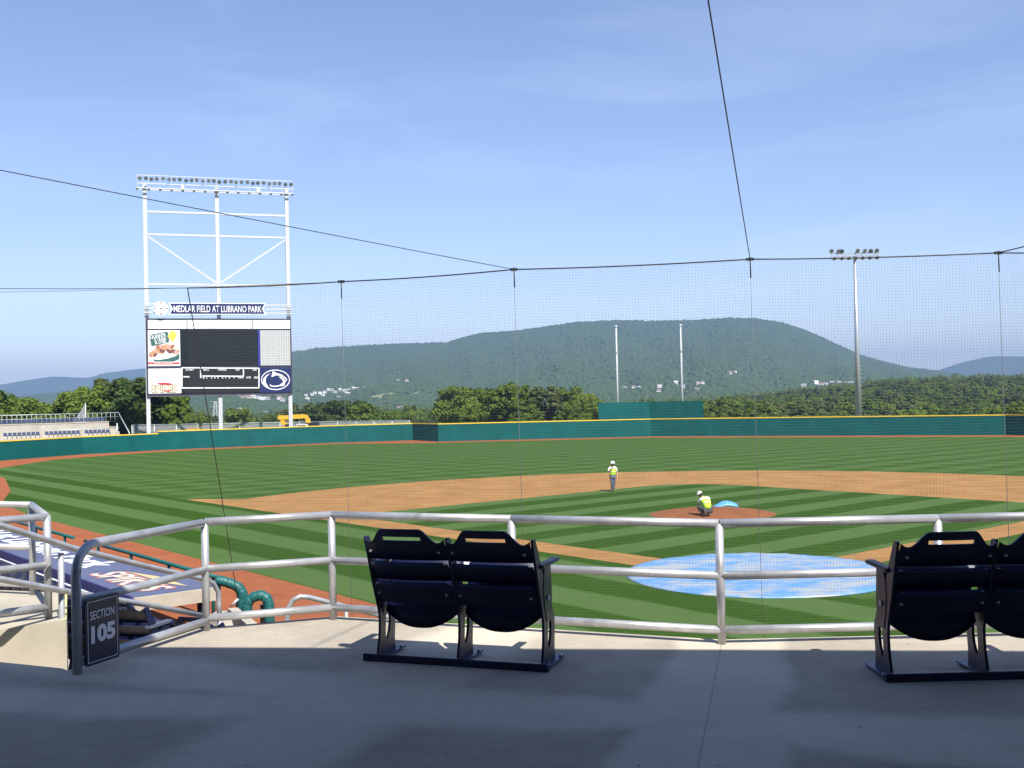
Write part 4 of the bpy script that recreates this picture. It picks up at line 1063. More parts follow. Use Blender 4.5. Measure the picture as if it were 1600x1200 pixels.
lumpy('foam_sleeve', pe, 0.125, e_); par(tube_obj('inner_post', [ondepth(372, 936, 26.7), Vector((ondepth(372, 936, 26.7).x, 26.7, 0))], 0.06, black_m), e_)
par(tube_obj('brace_pipe', PXD([(372, 936), (361, 947)], 26.5), 0.03, steel_white, seg=8), e_)
par(tube_obj('black_post', [ondepth(341, 908, 26.8), Vector((ondepth(341, 908, 26.8).x, 26.8, 0))], 0.06, black_m, seg=8), e_)
pe = PXD([(386, 962), (386, 946), (390, 937), (398, 932), (408, 930), (416, 934), (420, 943), (421, 955), (421, 972)], 25.6)
e_ = empty('padded_hoop', (pe[4].x, pe[4].y, 0), label='teal padded hoop beside the dugout corner on the red dirt', cat='railing')
lumpy('foam_sleeve', pe, 0.125, e_); par(tube_obj('inner_post', [ondepth(411, 945, 25.7), ondepth(411, 985, 25.7)], 0.07, black_m, seg=8), e_)
# concrete parapets at the dugout corner
pa = empty('camera_well_parapet', onz(380, 962, 0.6) * 1.0, label='pale concrete parapet at the near end of the dugout', cat='wall')
def wall_px3(name, l, d, zt, zb, th, m, parent):
    a, b = [ondepth(u, v, dd_) for (u, v), dd_ in zip(l, d)]; a.z = b.z = zt
    dv = (b - a).normalized(); nn = Vector((-dv.y, dv.x, 0)) * th
    return par(prism(name, [a, b, b + nn, a + nn], zb, zt, m), parent)
wall_px3('parapet', [(344, 950), (352, 950)], (24.2, 22.0), 0.95, 0.0, 0.22, pale_conc, pa)
wall_px3('parapet', [(356, 948), (430, 975)], (25.2, 21.0), 0.95, 0.0, 0.22, pale_conc, pa)
wall_px3('parapet', [(330, 948), (356, 948)], (23.9, 24.9), 0.95, 0.0, 0.25, grey_conc, pa)
# guard pipe behind the roof
gp = empty('dugout_guard_pipe', TN(10, -18.8, 0), label='thin white guard pipe along the back of the dugout roof', cat='railing')
par(tube_obj('rail', [TN(4.6, -18.75, 1.33), TN(27, -18.75, 1.33)], 0.03, steel_white, seg=8), gp)
for t in np.arange(5, 27, 3.1): par(tube_obj('post', [TN(t, -18.75, 0.3), TN(t, -18.75, 1.33)], 0.028, steel_white, seg=8), gp)
# stepped concrete of the bowl and its seats
bowl = tag(empty('seating_bowl', TN(8, -22, 0)), kind='structure')
rowsK = range(0, 7)
def row_n(k): return -19.75 - 0.85 * k
def row_z(k): return 1.12 + 0.40 * k
for k in rowsK:
    par(prism('concrete_tread', quadTN(-8.5 if k < 4 else -6.5, 27, row_n(k) - 0.55, row_n(k) + 0.30), -0.05, row_z(k), grey_conc), bowl)
# small seat prototype (facing +y)
bm = bmesh.new(); cols = []
for x in np.linspace(-.235, .235, 9):
    t = abs(x) / .235; zt_ = 0.84 - 0.07 * t ** 3
    cols.append([(x, -0.10 - 0.06 * ((z_ - .42) / .42) - .03 * (1 - t * t), z_) for z_ in (0.42, 0.60, zt_)])
grid_plate(bm, cols, lambda i, j: True, 0.03); b_me = bpy.data.meshes.new('backrest'); bm.to_mesh(b_me); bm.free(); b_me.materials.append(seatblue)
bm = bmesh.new(); cols = []
for x in np.linspace(-.22, .22, 7):
    t = abs(x) / .22; cols.append([(x, -.05 + .05 * j, 0.36 + .11 * j - .02 * (1 - t * t)) for j in range(4)])
grid_plate(bm, cols, lambda i, j: True, (0, .03, 0)); p_me = bpy.data.meshes.new('seat_pan'); bm.to_mesh(p_me); bm.free(); p_me.materials.append(seatblue)
bm = bmesh.new(); cols = [[(-.012, -.06, 0), (-.012, .10, 0)], [(-.012, 0, .25), (-.012, .10, .25)], [(-.012, -.12, .45), (-.012, .12, .45)], [(-.012, -.10, .60), (-.012, .22, .62)], [(-.012, -.16, .76), (-.012, -.10, .76)]]
grid_plate(bm, cols, lambda i, j: True, (.024, 0, 0)); s_me = bpy.data.meshes.new('standard'); bm.to_mesh(s_me); bm.free(); s_me.materials.append(navy_iron)
bm = bmesh.new(); box(bm, (0, .06, .63), (.055, .30, .022)); a_me = bpy.data.meshes.new('armrest'); bm.to_mesh(a_me); bm.free(); a_me.materials.append(mat('armrest', (0.10, 0.11, 0.16), 0.35))
def proj(p):
    d = Vector(p) - CAM; w = d.dot(FW); return 800 + FPX * d.dot(RT) / w, 600 - FPX * d.dot(UP) / w
def bowl_seat(loc, rz, label, group):
    r_ = empty('bowl_seat', loc, rz, label=label, cat='seat', group=group)
    share('backrest', b_me, r_); share('seat_pan', p_me, r_); s_ = share('standard', s_me, r_, (-.265, 0, 0)); share('armrest', a_me, s_)
    return r_
ORD = ['first', 'second', 'third', 'fourth', 'fifth', 'sixth', 'seventh', 'eighth', 'ninth', 'tenth', 'eleventh', 'twelfth', 'thirteenth', 'fourteenth', 'fifteenth', 'sixteenth', 'seventeenth', 'eighteenth', 'nineteenth', 'twentieth']
def nth(i): return ORD[i] if i < 20 else ('twenty-' + ORD[i - 20] if i < 29 else ('thirtieth' if i == 29 else 'thirty-' + ORD[i - 30]))
ordn = ['front', 'second', 'third', 'fourth', 'fifth', 'sixth', 'seventh']
srz_ = math.atan2(-N3.x, N3.y)
for k in rowsK:
    q_ = 0
    for t in np.arange(-5.0 + .13 * k, 26, 0.54):
        p = TN(t, row_n(k) - .05, row_z(k)); u, v = proj(p + Vector((0, 0, .7)))
        if -25 < u < 352 and v < 985:
            q_ += 1; bowl_seat(p, srz_, 'navy folding seat, %s from the right in the %s row behind the dugout roof' % (nth(q_ - 1), ordn[k]), 'seats in the %s row behind the dugout' % ordn[k])
# nearest seats just past the aisle steps, seen behind the section sign
near = [((-3.42, 9.45, 3.18), 'large navy folding seat right behind the section sign'), ((-3.92, 9.62, 3.18), 'navy folding seat half hidden by the sign rail post'), ((-3.02, 10.35, 2.85), 'navy folding seat under the lower rail right of the section sign'), ((-3.55, 10.5, 2.85), 'navy folding seat one row below the section sign, behind the armrest'), ((-2.75, 11.4, 2.5), 'navy folding seat lowest of those right of the section sign')]
for (x, y, z), lb in near:
    r_ = empty('bowl_seat', (x, y, z), R(-18), label=lb, cat='seat', group='nearest bowl seats beside the aisle')
    b_ = bpy.data.objects.new('backrest', None); COL.objects.link(b_); b_.parent = r_
    for me_ in slats: share('slat', me_, b_)
    share('seat_pan', seat_me, r_, (0, .02, 0))
    for sx in (-.275, .275):
        s_ = share('standard', std_me, r_, (sx, 0, 0)); share('arm_plate', arm_me, s_); share('armrest', a_me, s_)
for z_, y0 in ((3.18, 9.5), (2.85, 10.4), (2.5, 11.35)):
    par(box_obj('concrete_tread', (-3.6, y0 + .05, z_ / 2), (2.0, 0.9, z_), grey_conc, rz=R(-18)), bowl)

# ================================================================== LEFT FIELD BLEACHERS, FENCE, VEHICLES
def bl_pt(u, d, z): p = ondepth(u, 660, d); return Vector((p.x, p.y, z))
bA, bB = bl_pt(-60, 131, 0), bl_pt(188, 143, 0); bdir = (bB - bA).normalized(); bn_ = Vector((-bdir.y, bdir.x, 0))
bLen = (bB - bA).length
lfb = empty('left_field_bleachers', bA.lerp(bB, .5), label='concrete bleacher stand with railings beyond the left field wall', cat='bleachers')
def BP(s, k, z): return bA + bdir * s + bn_ * k + Vector((0, 0, z))
def bprism(name, s0, s1, k0, k1, z0, z1, m): return par(prism(name, [BP(s0, k0, 0), BP(s1, k0, 0), BP(s1, k1, 0), BP(s0, k1, 0)], z0, z1, m), lfb)
bprism('lower_platform', 0, bLen, 0.6, 4.6, -0.1, 1.95, grey_conc)
bprism('riser_wall', 0, bLen, 4.6, 5.0, -0.1, 3.72, grey_conc)
bprism('riser_cap', 0, bLen - .02, 4.55, 5.05, 3.72, 3.86, pale_conc)
bprism('upper_platform', 0, bLen, 5.0, 10.5, -0.1, 3.55, grey_conc)
for i in range(6): bprism('stair', bLen - 0.0, bLen + 1.5, 3.2 + i * .55, 10.4, 1.3 + i * .36 - .36, 1.3 + i * .36, pale_conc) if i else bprism('stair_base', bLen, bLen + 1.5, 3.2, 10.3, -0.1, 1.3 - .36, pale_conc)
def brail(name, pts, r=0.045): par(tube_obj(name, pts, r, alu, seg=6), lfb)
brail('top_rail', [BP(0, 4.8, 5.0), BP(bLen + 1.4, 4.8, 5.0)]); brail('mid_rail', [BP(0, 4.8, 4.45), BP(bLen + 1.4, 4.8, 4.45)], .025)
brail('stair_rail', [BP(bLen + 1.5, 5.2, 5.0), BP(bLen + 1.5, 1.0, 2.3), BP(bLen + 1.5, .9, 1.2)], .06)
brail('stair_rail', [BP(bLen + 1.4, 4.8, 5.0), BP(bLen + 1.5, 5.2, 5.0), BP(bLen + 1.5, 10, 5.0)], .06)
for s_ in np.arange(0.3, bLen + 1.4, 0.6): brail('baluster', [BP(s_, 4.8, 3.8), BP(s_, 4.8, 5.0)], .02)
brail('front_rail', [BP(bLen * .55, 2.2, 2.95), BP(bLen + .6, 2.2, 2.95)]); brail('front_post', [BP(bLen + .1, 1.6, 1.2), BP(bLen + .1, 1.6, 3.6)], .08)
brail('front_rail', [BP(0, .8, 2.5), BP(2.5, .8, 1.5)])
bm = bmesh.new(); box(bm, (0, -.12, .62), (.44, .05, .42)); box(bm, (0, .06, .40), (.42, .36, .05)); box(bm, (-.24, 0, .25), (.03, .2, .5))
bs_me = bpy.data.meshes.new('bleacher_seat'); bm.to_mesh(bs_me); bm.free(); bs_me.materials.append(mat('bleacher seat blue', (0.05, 0.07, 0.14), 0.5))
frz = math.atan2(bdir.y, bdir.x) + math.pi
for k_, z_, s_a, lb, gr in ((2.9, 1.95, 0.6, 'small dark blue seat, %s from the left in the front bleacher row', 'front row bleacher seats'), (6.0, 3.55, 0.4, 'small dark blue seat, %s from the left behind the upper bleacher railing', 'upper row bleacher seats')):
    q_ = 0
    for i, s_ in enumerate(np.arange(s_a, bLen - .3, 0.56)):
        if k_ < 4 and i % 9 == 8: continue
        p = BP(s_, k_, z_); u, v = proj(p)
        if u > -10:
            o = share('bleacher_seat', bs_me, None, p, (0, 0, frz)); tag(o, lb % nth(q_), 'seat', gr); q_ += 1
# screen pole with triangular net beyond the bleachers
sp = bl_pt(134, 158, 0)
tn = empty('screen_pole', sp, label='thin pole with a triangular netting screen above the bleachers', cat='pole')
tube_obj('pole', [Vector((0, 0, 0)), Vector((0, 0, 6.55))], 0.06, alu, tn, seg=6)
scr_m = bpy.data.materials.new('thin netting'); scr_m.use_nodes = True
n_ = scr_m.node_tree.nodes; l_ = scr_m.node_tree.links; tr_ = n_.new('ShaderNodeBsdfTransparent'); mx_ = n_.new('ShaderNodeMixShader'); mx_.inputs[0].default_value = 0.35
n_['Principled BSDF'].inputs['Base Color'].default_value = (0.45, 0.47, 0.48, 1)
l_.new(tr_.outputs[0], mx_.inputs[1]); l_.new(n_['Principled BSDF'].outputs[0], mx_.inputs[2]); l_.new(mx_.outputs[0], [x for x in n_ if x.type == 'OUTPUT_MATERIAL'][0].inputs['Surface'])
bm = bmesh.new(); poly(bm, [(0, 0, 6.4), (-1.5, 0, 4.2), (-2.0, 0, 3.6), (0, 0, 3.4)], th=.02, n=(0, 1, 0)); bmobj('netting', bm, scr_m, tn)
# chain-link fence behind the wall
fa, fb = bl_pt(206, 162, -0.4), bl_pt(640, 185, -1.0)
cf_ = empty('chain_link_fence', fa, label='grey chain-link fence behind the left field wall', cat='fence')
fd = fb - fa; fL = Vector((fd.x, fd.y, 0)).length
for i in range(15):
    p = fa.lerp(fb, i / 14); par(tube_obj('post', [p, p + Vector((0, 0, 3.4))], .05, alu, seg=6), cf_)
for h in (3.4, 2.2): par(tube_obj('rail', [fa + Vector((0, 0, h)), fb + Vector((0, 0, h))], .045, alu, seg=6), cf_)
fm_ = scr_m.copy(); fm_.name = 'chain link'; [x for x in fm_.node_tree.nodes if x.type == 'MIX_SHADER'][0].inputs[0].default_value = 0.28
bm = bmesh.new(); poly(bm, [fa + Vector((0, .06, .05)), fb + Vector((0, .06, .05)), fb + Vector((0, .06, 3.38)), fa + Vector((0, .06, 3.38))], th=.01, n=(0, 1, 0)); par(bmobj('wire_mesh', bm, fm_), cf_)
# wooden crate behind the wall
c_ = bl_pt(304.5, 152, 0.0)
cr__ = empty('wooden_crate', c_, label='orange-tan wooden crate showing above the wall under the scoreboard', cat='crate')
wood = mat('crate wood', (0.55, 0.34, 0.14), 0.7, var=.15, scale=4)
box_obj('crate_body', (0, 0, 1.25), (1.75, 0.9, 2.5), wood, cr__)
for z_ in (2.2, 1.6, .8): box_obj('crate_batten', (0, -.48, z_), (1.8, .05, .12), wood, cr__)
for x_ in (-.8, .8): box_obj('crate_batten', (x_, -.53, 1.25), (.12, .05, 2.45), wood, cr__)
box_obj('crate_lid', (0, 0, 2.54), (1.85, 1.0, .07), wood, cr__)
# yellow excavator behind the wall
cat_y = mat('machine yellow', (0.72, 0.42, 0.03), 0.45, var=.08); glass_m = mat('dark glass', (0.02, 0.03, 0.04), 0.15)
exo = bl_pt(444, 168, -0.3)
ex_ = empty('excavator', exo, R(-6), label='yellow excavator with folded boom behind the left field wall', cat='excavator')
def XB(u, v): p = ondepth(u, v, 168); return Vector((p.x - exo.x, 0, p.z - exo.z))
for sx in (-1, 1):
    bm = bmesh.new(); tube(bm, [Vector((-1.9, sx * 1.0 - .3, .45)), Vector((-1.9, sx * 1.0 + .3, .45))], .45, 14); tube(bm, [Vector((1.9, sx * 1.0 - .3, .45)), Vector((1.9, sx * 1.0 + .3, .45))], .45, 14); box(bm, (0, sx * 1.0, .45), (3.8, .6, .9)); bmobj('track', bm, black_m, ex_)
bm = bmesh.new(); box(bm, (-.2, 0, 1.6), (3.4, 2.2, 1.2)); bmesh.ops.bevel(bm, geom=list(bm.edges), offset=.15, segments=2, affect='EDGES'); hb = bmobj('house', bm, cat_y, ex_)
bm = bmesh.new(); box(bm, (.9, -.6, 2.4), (1.1, .9, 1.1)); bmesh.ops.bevel(bm, geom=list(bm.edges), offset=.1, segments=2, affect='EDGES'); cb = bmobj('cab', bm, cat_y, ex_); box_obj('cab_window', (.9, -1.07, 2.5), (.8, .03, .7), glass_m, cb)
def arm_poly(name, pxs, w, m):
    bm = bmesh.new(); poly(bm, [XB(u, v) + Vector((0, -w / 2, 0)) for u, v in pxs], th=w, n=(0, 1, 0)); bmobj(name, bm, m, ex_)
arm_poly('boom', [(434, 652.5), (436, 649), (452, 649), (455, 648), (474, 647.2), (481, 649.2), (483, 653), (462, 654.5), (437, 656)], .55, cat_y)
arm_poly('stick', [(474, 647.6), (480, 648.2), (485, 655), (487, 662), (481, 662), (478, 655)], .45, cat_y)
arm_poly('link_arm', [(438, 656), (444, 655.5), (448, 664), (440, 664)], .45, cat_y)
tube_obj('ram', [XB(447, 657), XB(462, 652.5)], .10, alu, ex_, seg=8)
bm = bmesh.new(); poly(bm, [XB(480, 661) + Vector((0, -.6, 0)), XB(490, 660) + Vector((0, -.6, 0)), XB(489, 667) + Vector((0, -.6, 0)), XB(482, 668) + Vector((0, -.6, 0))], th=1.2, n=(0, 1, 0)); bmobj('bucket', bm, black_m, ex_)
# white pickup and dark van behind the wall
def vehicle(name, u, d, L, H, body, lb, cat, cabx):
    p = bl_pt(u, d, -0.5); v_ = empty(name, p, R(4), label=lb, cat=cat)
    bm = bmesh.new(); prof_ = [(-L / 2, .4), (L / 2, .4), (L / 2, .95), (cabx + 1.4, 1.05), (cabx + .75, H), (cabx - .75, H), (cabx - 1.0, 1.05), (-L / 2, 1.0)]
    poly(bm, [(x, -.9, z) for x, z in prof_], th=1.8, n=(0, 1, 0)); b_ = bmobj('body', bm, body, v_)
    bm = bmesh.new(); poly(bm, [(x, -.915, z) for x, z in [(cabx - .85, 1.08), (cabx + 1.15, 1.08), (cabx + .65, H - .1), (cabx - .68, H - .1)]], th=.01, n=(0, 1, 0)); bmobj('side_window', bm, glass_m, b_)
    for x in (-L * .32, L * .32):
        for y in (-.82, .82):
            bm = bmesh.new(); tube(bm, [Vector((x, y - .1, .36)), Vector((x, y + .1, .36))], .36, 16); w = bmobj('wheel', bm, black_m, v_)
            bm = bmesh.new(); tube(bm, [Vector((x, y - .115, .36)), Vector((x, y + .115, .36))], .19, 12); bmobj('rim', bm, alu, w)
    return v_
vehicle('pickup_truck', 470, 164, 5.2, 3.0, mat('white car paint', (.75, .75, .76), .3), 'white pickup truck beside the yellow excavator', 'truck', .2)
vehicle('van', 491, 172, 4.6, 3.2, mat('dark car paint', (.03, .035, .05), .3), 'dark van with white roof right of the excavator', 'van', 0)

# ================================================================== PEOPLE ON THE FIELD
skin_m = mat('skin', (0.45, 0.26, 0.18), 0.6); vest_m = mat('hi-vis vest', (0.50, 0.80, 0.03), 0.6, var=.08, scale=6); refl_m = mat('reflective tape', (0.75, 0.80, 0.55), 0.4)
shirt_m = mat('white shirt', (0.74, 0.74, 0.72), 0.8); jean_m = mat('grey jeans', (0.10, 0.11, 0.15), 0.85, var=.2, scale=8); khaki_m = mat('khaki trousers', (0.07, 0.07, 0.075), 0.85); boot_m = mat('work boots', (0.10, 0.085, 0.075), 0.7); hat_m = mat('white hard hat', (0.82, 0.82, 0.80), 0.35); hair_m = mat('dark hair', (0.03, 0.02, 0.015), .8)
def skinned(name, V, E_, rad, m, parent, lv=2, root=0):
    me = bpy.data.meshes.new(name); me.from_pydata([tuple(v) for v in V], E_, []); me.update()
    o = bpy.data.objects.new(name, me); COL.objects.link(o)
    sk = o.modifiers.new('skin', 'SKIN'); sk.use_smooth_shade = True
    for i, r_ in enumerate(rad):
        rr = r_ if isinstance(r_, tuple) else (r_, r_); me.skin_vertices[0].data[i].radius = rr
        me.skin_vertices[0].data[i].use_root = (i == root)
    ss = o.modifiers.new('sub', 'SUBSURF'); ss.levels = lv; ss.render_levels = lv
    dg2 = bpy.context.evaluated_depsgraph_get(); dg2.update()
    m2 = bpy.data.meshes.new_from_object(o.evaluated_get(dg2)); bpy.data.objects.remove(o)
    for p in m2.polygons: p.use_smooth = True
    m2.name = name; m2.materials.clear()
    return link(name, m2, m, parent)
def person(origin, rz, J, label, trousers, crouch=False, hatbrim=True):
    r_ = empty('person', origin, rz, label=label, cat='person', group='grounds workers on the infield')
    Vn = list(J.keys()); ix = {k: i for i, k in enumerate(Vn)}
    V = [Vector(J[k]) for k in Vn]
    Eg = [('pelvis', 'waist'), ('waist', 'chest'), ('chest', 'neck'), ('neck', 'head0'), ('head0', 'head1')]
    for s in 'lr': Eg += [('pelvis', 'hip' + s), ('hip' + s, 'knee' + s), ('knee' + s, 'ank' + s), ('ank' + s, 'toe' + s), ('chest', 'sh' + s), ('sh' + s, 'elb' + s), ('elb' + s, 'wri' + s), ('wri' + s, 'palm' + s)]
    R_ = dict(pelvis=.135, waist=.12, chest=.145, neck=.055, head0=.085, head1=.095)
    for s in 'lr': R_.update({'hip' + s: .095, 'knee' + s: .06, 'ank' + s: .042, 'toe' + s: .04, 'sh' + s: .062, 'elb' + s: .043, 'wri' + s: .03, 'palm' + s: .034})
    rad = [R_[k] for k in Vn]; Ed = [(ix[a], ix[b]) for a, b in Eg]
    # five fingers rooted in each palm
    for s in 'lr':
        w, p = V[ix['wri' + s]], V[ix['palm' + s]]; f = (p - w).normalized(); side = f.cross(Vector((0.3, .2, 1))).normalized(); curl = f.cross(side)
        for q, (off, ln) in enumerate(((-.027, .060), (-.009, .075), (.010, .070), (.028, .055))):
            a = len(V); V += [p + side * off + f * .03, p + side * off + f * (.03 + ln * .55) + curl * .012, p + side * off * 1.1 + f * (.03 + ln * .85) + curl * .04]
            rad += [.0095, .0088, .0078]; Ed += [(ix['palm' + s], a), (a, a + 1), (a + 1, a + 2)]
        a = len(V); V += [w + f * .03 + side * -.045, w + f * .065 + side * -.062 + curl * .02]; rad += [.011, .009]; Ed += [(ix['palm' + s], a), (a, a + 1)]
    skinned('body', V, Ed, rad, skin_m, r_, 1, ix['pelvis'])
    def cloth(name, keys, edges, rr, m, lv=2):
        V2 = [Vector(J[k]) for k in keys]; i2 = {k: i for i, k in enumerate(keys)}
        return skinned(name, V2, [(i2[a], i2[b]) for a, b in edges], [rr[k] for k in keys], m, r_, lv)
    lk = ['pelvis', 'hipl', 'kneel', 'ankl', 'hipr', 'kneer', 'ankr']
    cloth('trousers', lk, [('pelvis', 'hipl'), ('hipl', 'kneel'), ('kneel', 'ankl'), ('pelvis', 'hipr'), ('hipr', 'kneer'), ('kneer', 'ankr')], dict(pelvis=.155, hipl=.118, kneel=.085, ankl=.075, hipr=.118, kneer=.085, ankr=.075), trousers)
    ak = ['chest', 'shl', 'elbl', 'shr', 'elbr']
    cloth('shirt', ak, [('chest', 'shl'), ('shl', 'elbl'), ('chest', 'shr'), ('shr', 'elbr')], dict(chest=.14, shl=.082, elbl=.062, shr=.082, elbr=.062), shirt_m)
    ve = cloth('vest', ['pelvis', 'waist', 'chest', 'neck', 'shl', 'shr'], [('pelvis', 'waist'), ('waist', 'chest'), ('chest', 'neck'), ('chest', 'shl'), ('chest', 'shr')], dict(pelvis=(.185, .16), waist=(.19, .165), chest=(.22, .18), neck=.08, shl=.088, shr=.088), vest_m)
    wv_, cv_ = Vector(J['waist']), Vector(J['chest']); ax = (cv_ - wv_).normalized(); x, y = frame_from(ax); mp_ = wv_.lerp(cv_, .35); bm = bmesh.new()
    tube(bm, [mp_, mp_ + ax * .05], .188, 16, cap=False); bmobj('reflective_band', bm, refl_m, ve)
    for s in 'lr': cloth('boot', ['ank' + s, 'toe' + s], [('ank' + s, 'toe' + s)], {'ank' + s: .062, 'toe' + s: .055}, boot_m)
    h0, h1 = Vector(J['head0']), Vector(J['head1']); ax = (h1 - h0).normalized(); fc = Vector(J['face']) if False else None
    return r_, h0, h1
def head_bits(r_, h0, h1, fwd):
    ax = (h1 - h0).normalized(); fwd = Vector(fwd); fwd = (fwd - ax * fwd.dot(ax)).normalized(); sd_ = fwd.cross(ax)
    M = Matrix((sd_, fwd, ax)).transposed().to_4x4()
    c = h0.lerp(h1, .9)
    bm = bmesh.new(); bmesh.ops.create_uvsphere(bm, u_segments=18, v_segments=10, radius=1, matrix=Matrix.Translation(c + ax * .035) @ M @ Matrix.Diagonal((.118, .135, .115, 1)))
    bmesh.ops.delete(bm, geom=[v for v in bm.verts if (v.co - c - ax * .035).dot(ax) < -.012], context='VERTS')
    rim = [e for e in bm.edges if len(e.link_faces) == 1]; g = bmesh.ops.extrude_edge_only(bm, edges=rim)['geom']
    for q in g:
        if isinstance(q, bmesh.types.BMVert):
            d = q.co - c; d -= ax * d.dot(ax); k = .045 if d.dot(fwd) > 0 else .012; q.co += d.normalized() * k - ax * .008
    bmobj('hard_hat', bm, hat_m, r_, smooth=True)
    bm = bmesh.new(); nz = h0.lerp(h1, .45) + fwd * .095
    bmesh.ops.create_uvsphere(bm, u_segments=8, v_segments=6, radius=1, matrix=Matrix.Translation(nz) @ M @ Matrix.Diagonal((.016, .024, .028, 1))); bmobj('nose', bm, skin_m, r_, smooth=True)
    for s in (-1, 1):
        bm = bmesh.new(); bmesh.ops.create_uvsphere(bm, u_segments=8, v_segments=6, radius=1, matrix=Matrix.Translation(h0.lerp(h1, .5) + sd_ * s * .09) @ M @ Matrix.Diagonal((.012, .024, .035, 1))); bmobj('ear', bm, skin_m, r_, smooth=True)
        bm = bmesh.new(); bmesh.ops.create_uvsphere(bm, u_segments=8, v_segments=6, radius=.013, matrix=Matrix.Translation(h0.lerp(h1, .62) + fwd * .082 + sd_ * s * .034)); bmobj('eye', bm, hair_m, r_, smooth=True)
    bm = bmesh.new(); bmesh.ops.create_uvsphere(bm, u_segments=8, v_segments=6, radius=1, matrix=Matrix.Translation(h0.lerp(h1, .12) + fwd * .083) @ M @ Matrix.Diagonal((.028, .012, .008, 1))); bmobj('mouth', bm, mat('lips', (.3, .1, .08), .6), r_, smooth=True)
    bm = bmesh.new(); bmesh.ops.create_uvsphere(bm, u_segments=12, v_segments=8, radius=1, matrix=Matrix.Translation(h0.lerp(h1, .55) - fwd * .035) @ M @ Matrix.Diagonal((.098, .085, .10, 1))); bmobj('hair', bm, hair_m, r_, smooth=True)
# standing worker: facing the camera, one hand raised to the face (local -y is towards the camera)
mp = onz(958, 768, 0.012)
J = dict(pelvis=(0, 0, .95), waist=(0, .0, 1.10), chest=(0, -.01, 1.34), neck=(0, -.02, 1.50), head0=(-.01, -.06, 1.58), head1=(-.01, -.07, 1.70),
         hipl=(-.09, 0, .90), kneel=(-.08, -.08, .50), ankl=(-.05, .03, .09), toel=(-.05, -.11, .05), hipr=(.09, 0, .90), kneer=(.07, .02, .50), ankr=(.05, .12, .09), toer=(.06, -.02, .05),
         shl=(-.20, 0, 1.43), elbl=(-.29, -.10, 1.20), wril=(-.14, -.24, 1.40), palml=(-.09, -.22, 1.47), shr=(.20, 0, 1.43), elbr=(.28, .04, 1.16), wrir=(.26, -.06, .93), palmr=(.25, -.09, .85))
r_, h0, h1 = person(mp, R(10), J, 'standing worker in yellow-green vest and white hat, hand at the face', jean_m)
head_bits(r_, h0, h1, (-.15, -1, -.35))
box_obj('phone', (-.075, -.265, 1.50), (.055, .03, .13), black_m, r_, bev=.005)
# crouching worker on the mound, back to the camera, leaning to the left
def mound_z(x, y): q = min(1, hyp(x - MOUND_C.x, y - MOUND_C.y) / 2.95); return 0.014 + 0.26 * (1 - q * q) ** 0.9
mp = onz(1104, 802.5, 0.27); mp.z = mound_z(mp.x, mp.y)
J = dict(pelvis=(.05, -.10, .32), waist=(.04, -.04, .50), chest=(-.03, .08, .74), neck=(-.14, .16, .88), head0=(-.20, .21, .90), head1=(-.25, .23, 1.01),
         hipl=(-.06, -.06, .30), kneel=(-.36, .26, .47), ankl=(-.14, .00, .10), toel=(-.24, .14, .05), hipr=(.15, -.06, .30), kneer=(.05, .36, .50), ankr=(.10, -.02, .10), toer=(.08, .14, .05),
         shl=(-.24, .10, .76), elbl=(-.34, .30, .58), wril=(-.30, .42, .36), palml=(-.29, .45, .28), shr=(.15, .14, .80), elbr=(.20, .36, .62), wrir=(.02, .50, .44), palmr=(-.03, .52, .37))
r_, h0, h1 = person(mp, 0, J, 'crouching worker in yellow-green vest and white hat on the mound', khaki_m)
head_bits(r_, h0, h1, (-.5, .8, -.6))
# blue cover folded behind the mound
bp_ = onz(1126, 793, 0.1); vs, fs = [], []
for i in range(13):
    for j in range(9):
        x_ = -.80 + 1.6 * i / 12; y_ = -.35 + .7 * j / 8; hh = 0.30 * max(0, 1 - ((x_ - .35) / .75) ** 2) * max(0, 1 - ((y_) / .42) ** 2) + .05 * max(0, 1 - (x_ / .85) ** 2) + .025 * math.sin(7 * x_ + 3 * y_) * (1 - abs(x_) / .85)
        vs.append((x_, y_, max(hh, .0) + .02))
for i in range(12):
    for j in range(8): fs.append((i * 9 + j, (i + 1) * 9 + j, (i + 1) * 9 + j + 1, i * 9 + j + 1))
o = pyobj('folded_cover', vs, fs, mat('blue cover', (0.10, 0.33, 0.75), .4, var=.15, scale=6), smooth=True)
o.location = (bp_.x, bp_.y, 0.06); o.modifiers.new('thick', 'SOLIDIFY').thickness = 0.04
tag(o, 'small crumpled blue cover lying behind the crouching worker', 'cover')
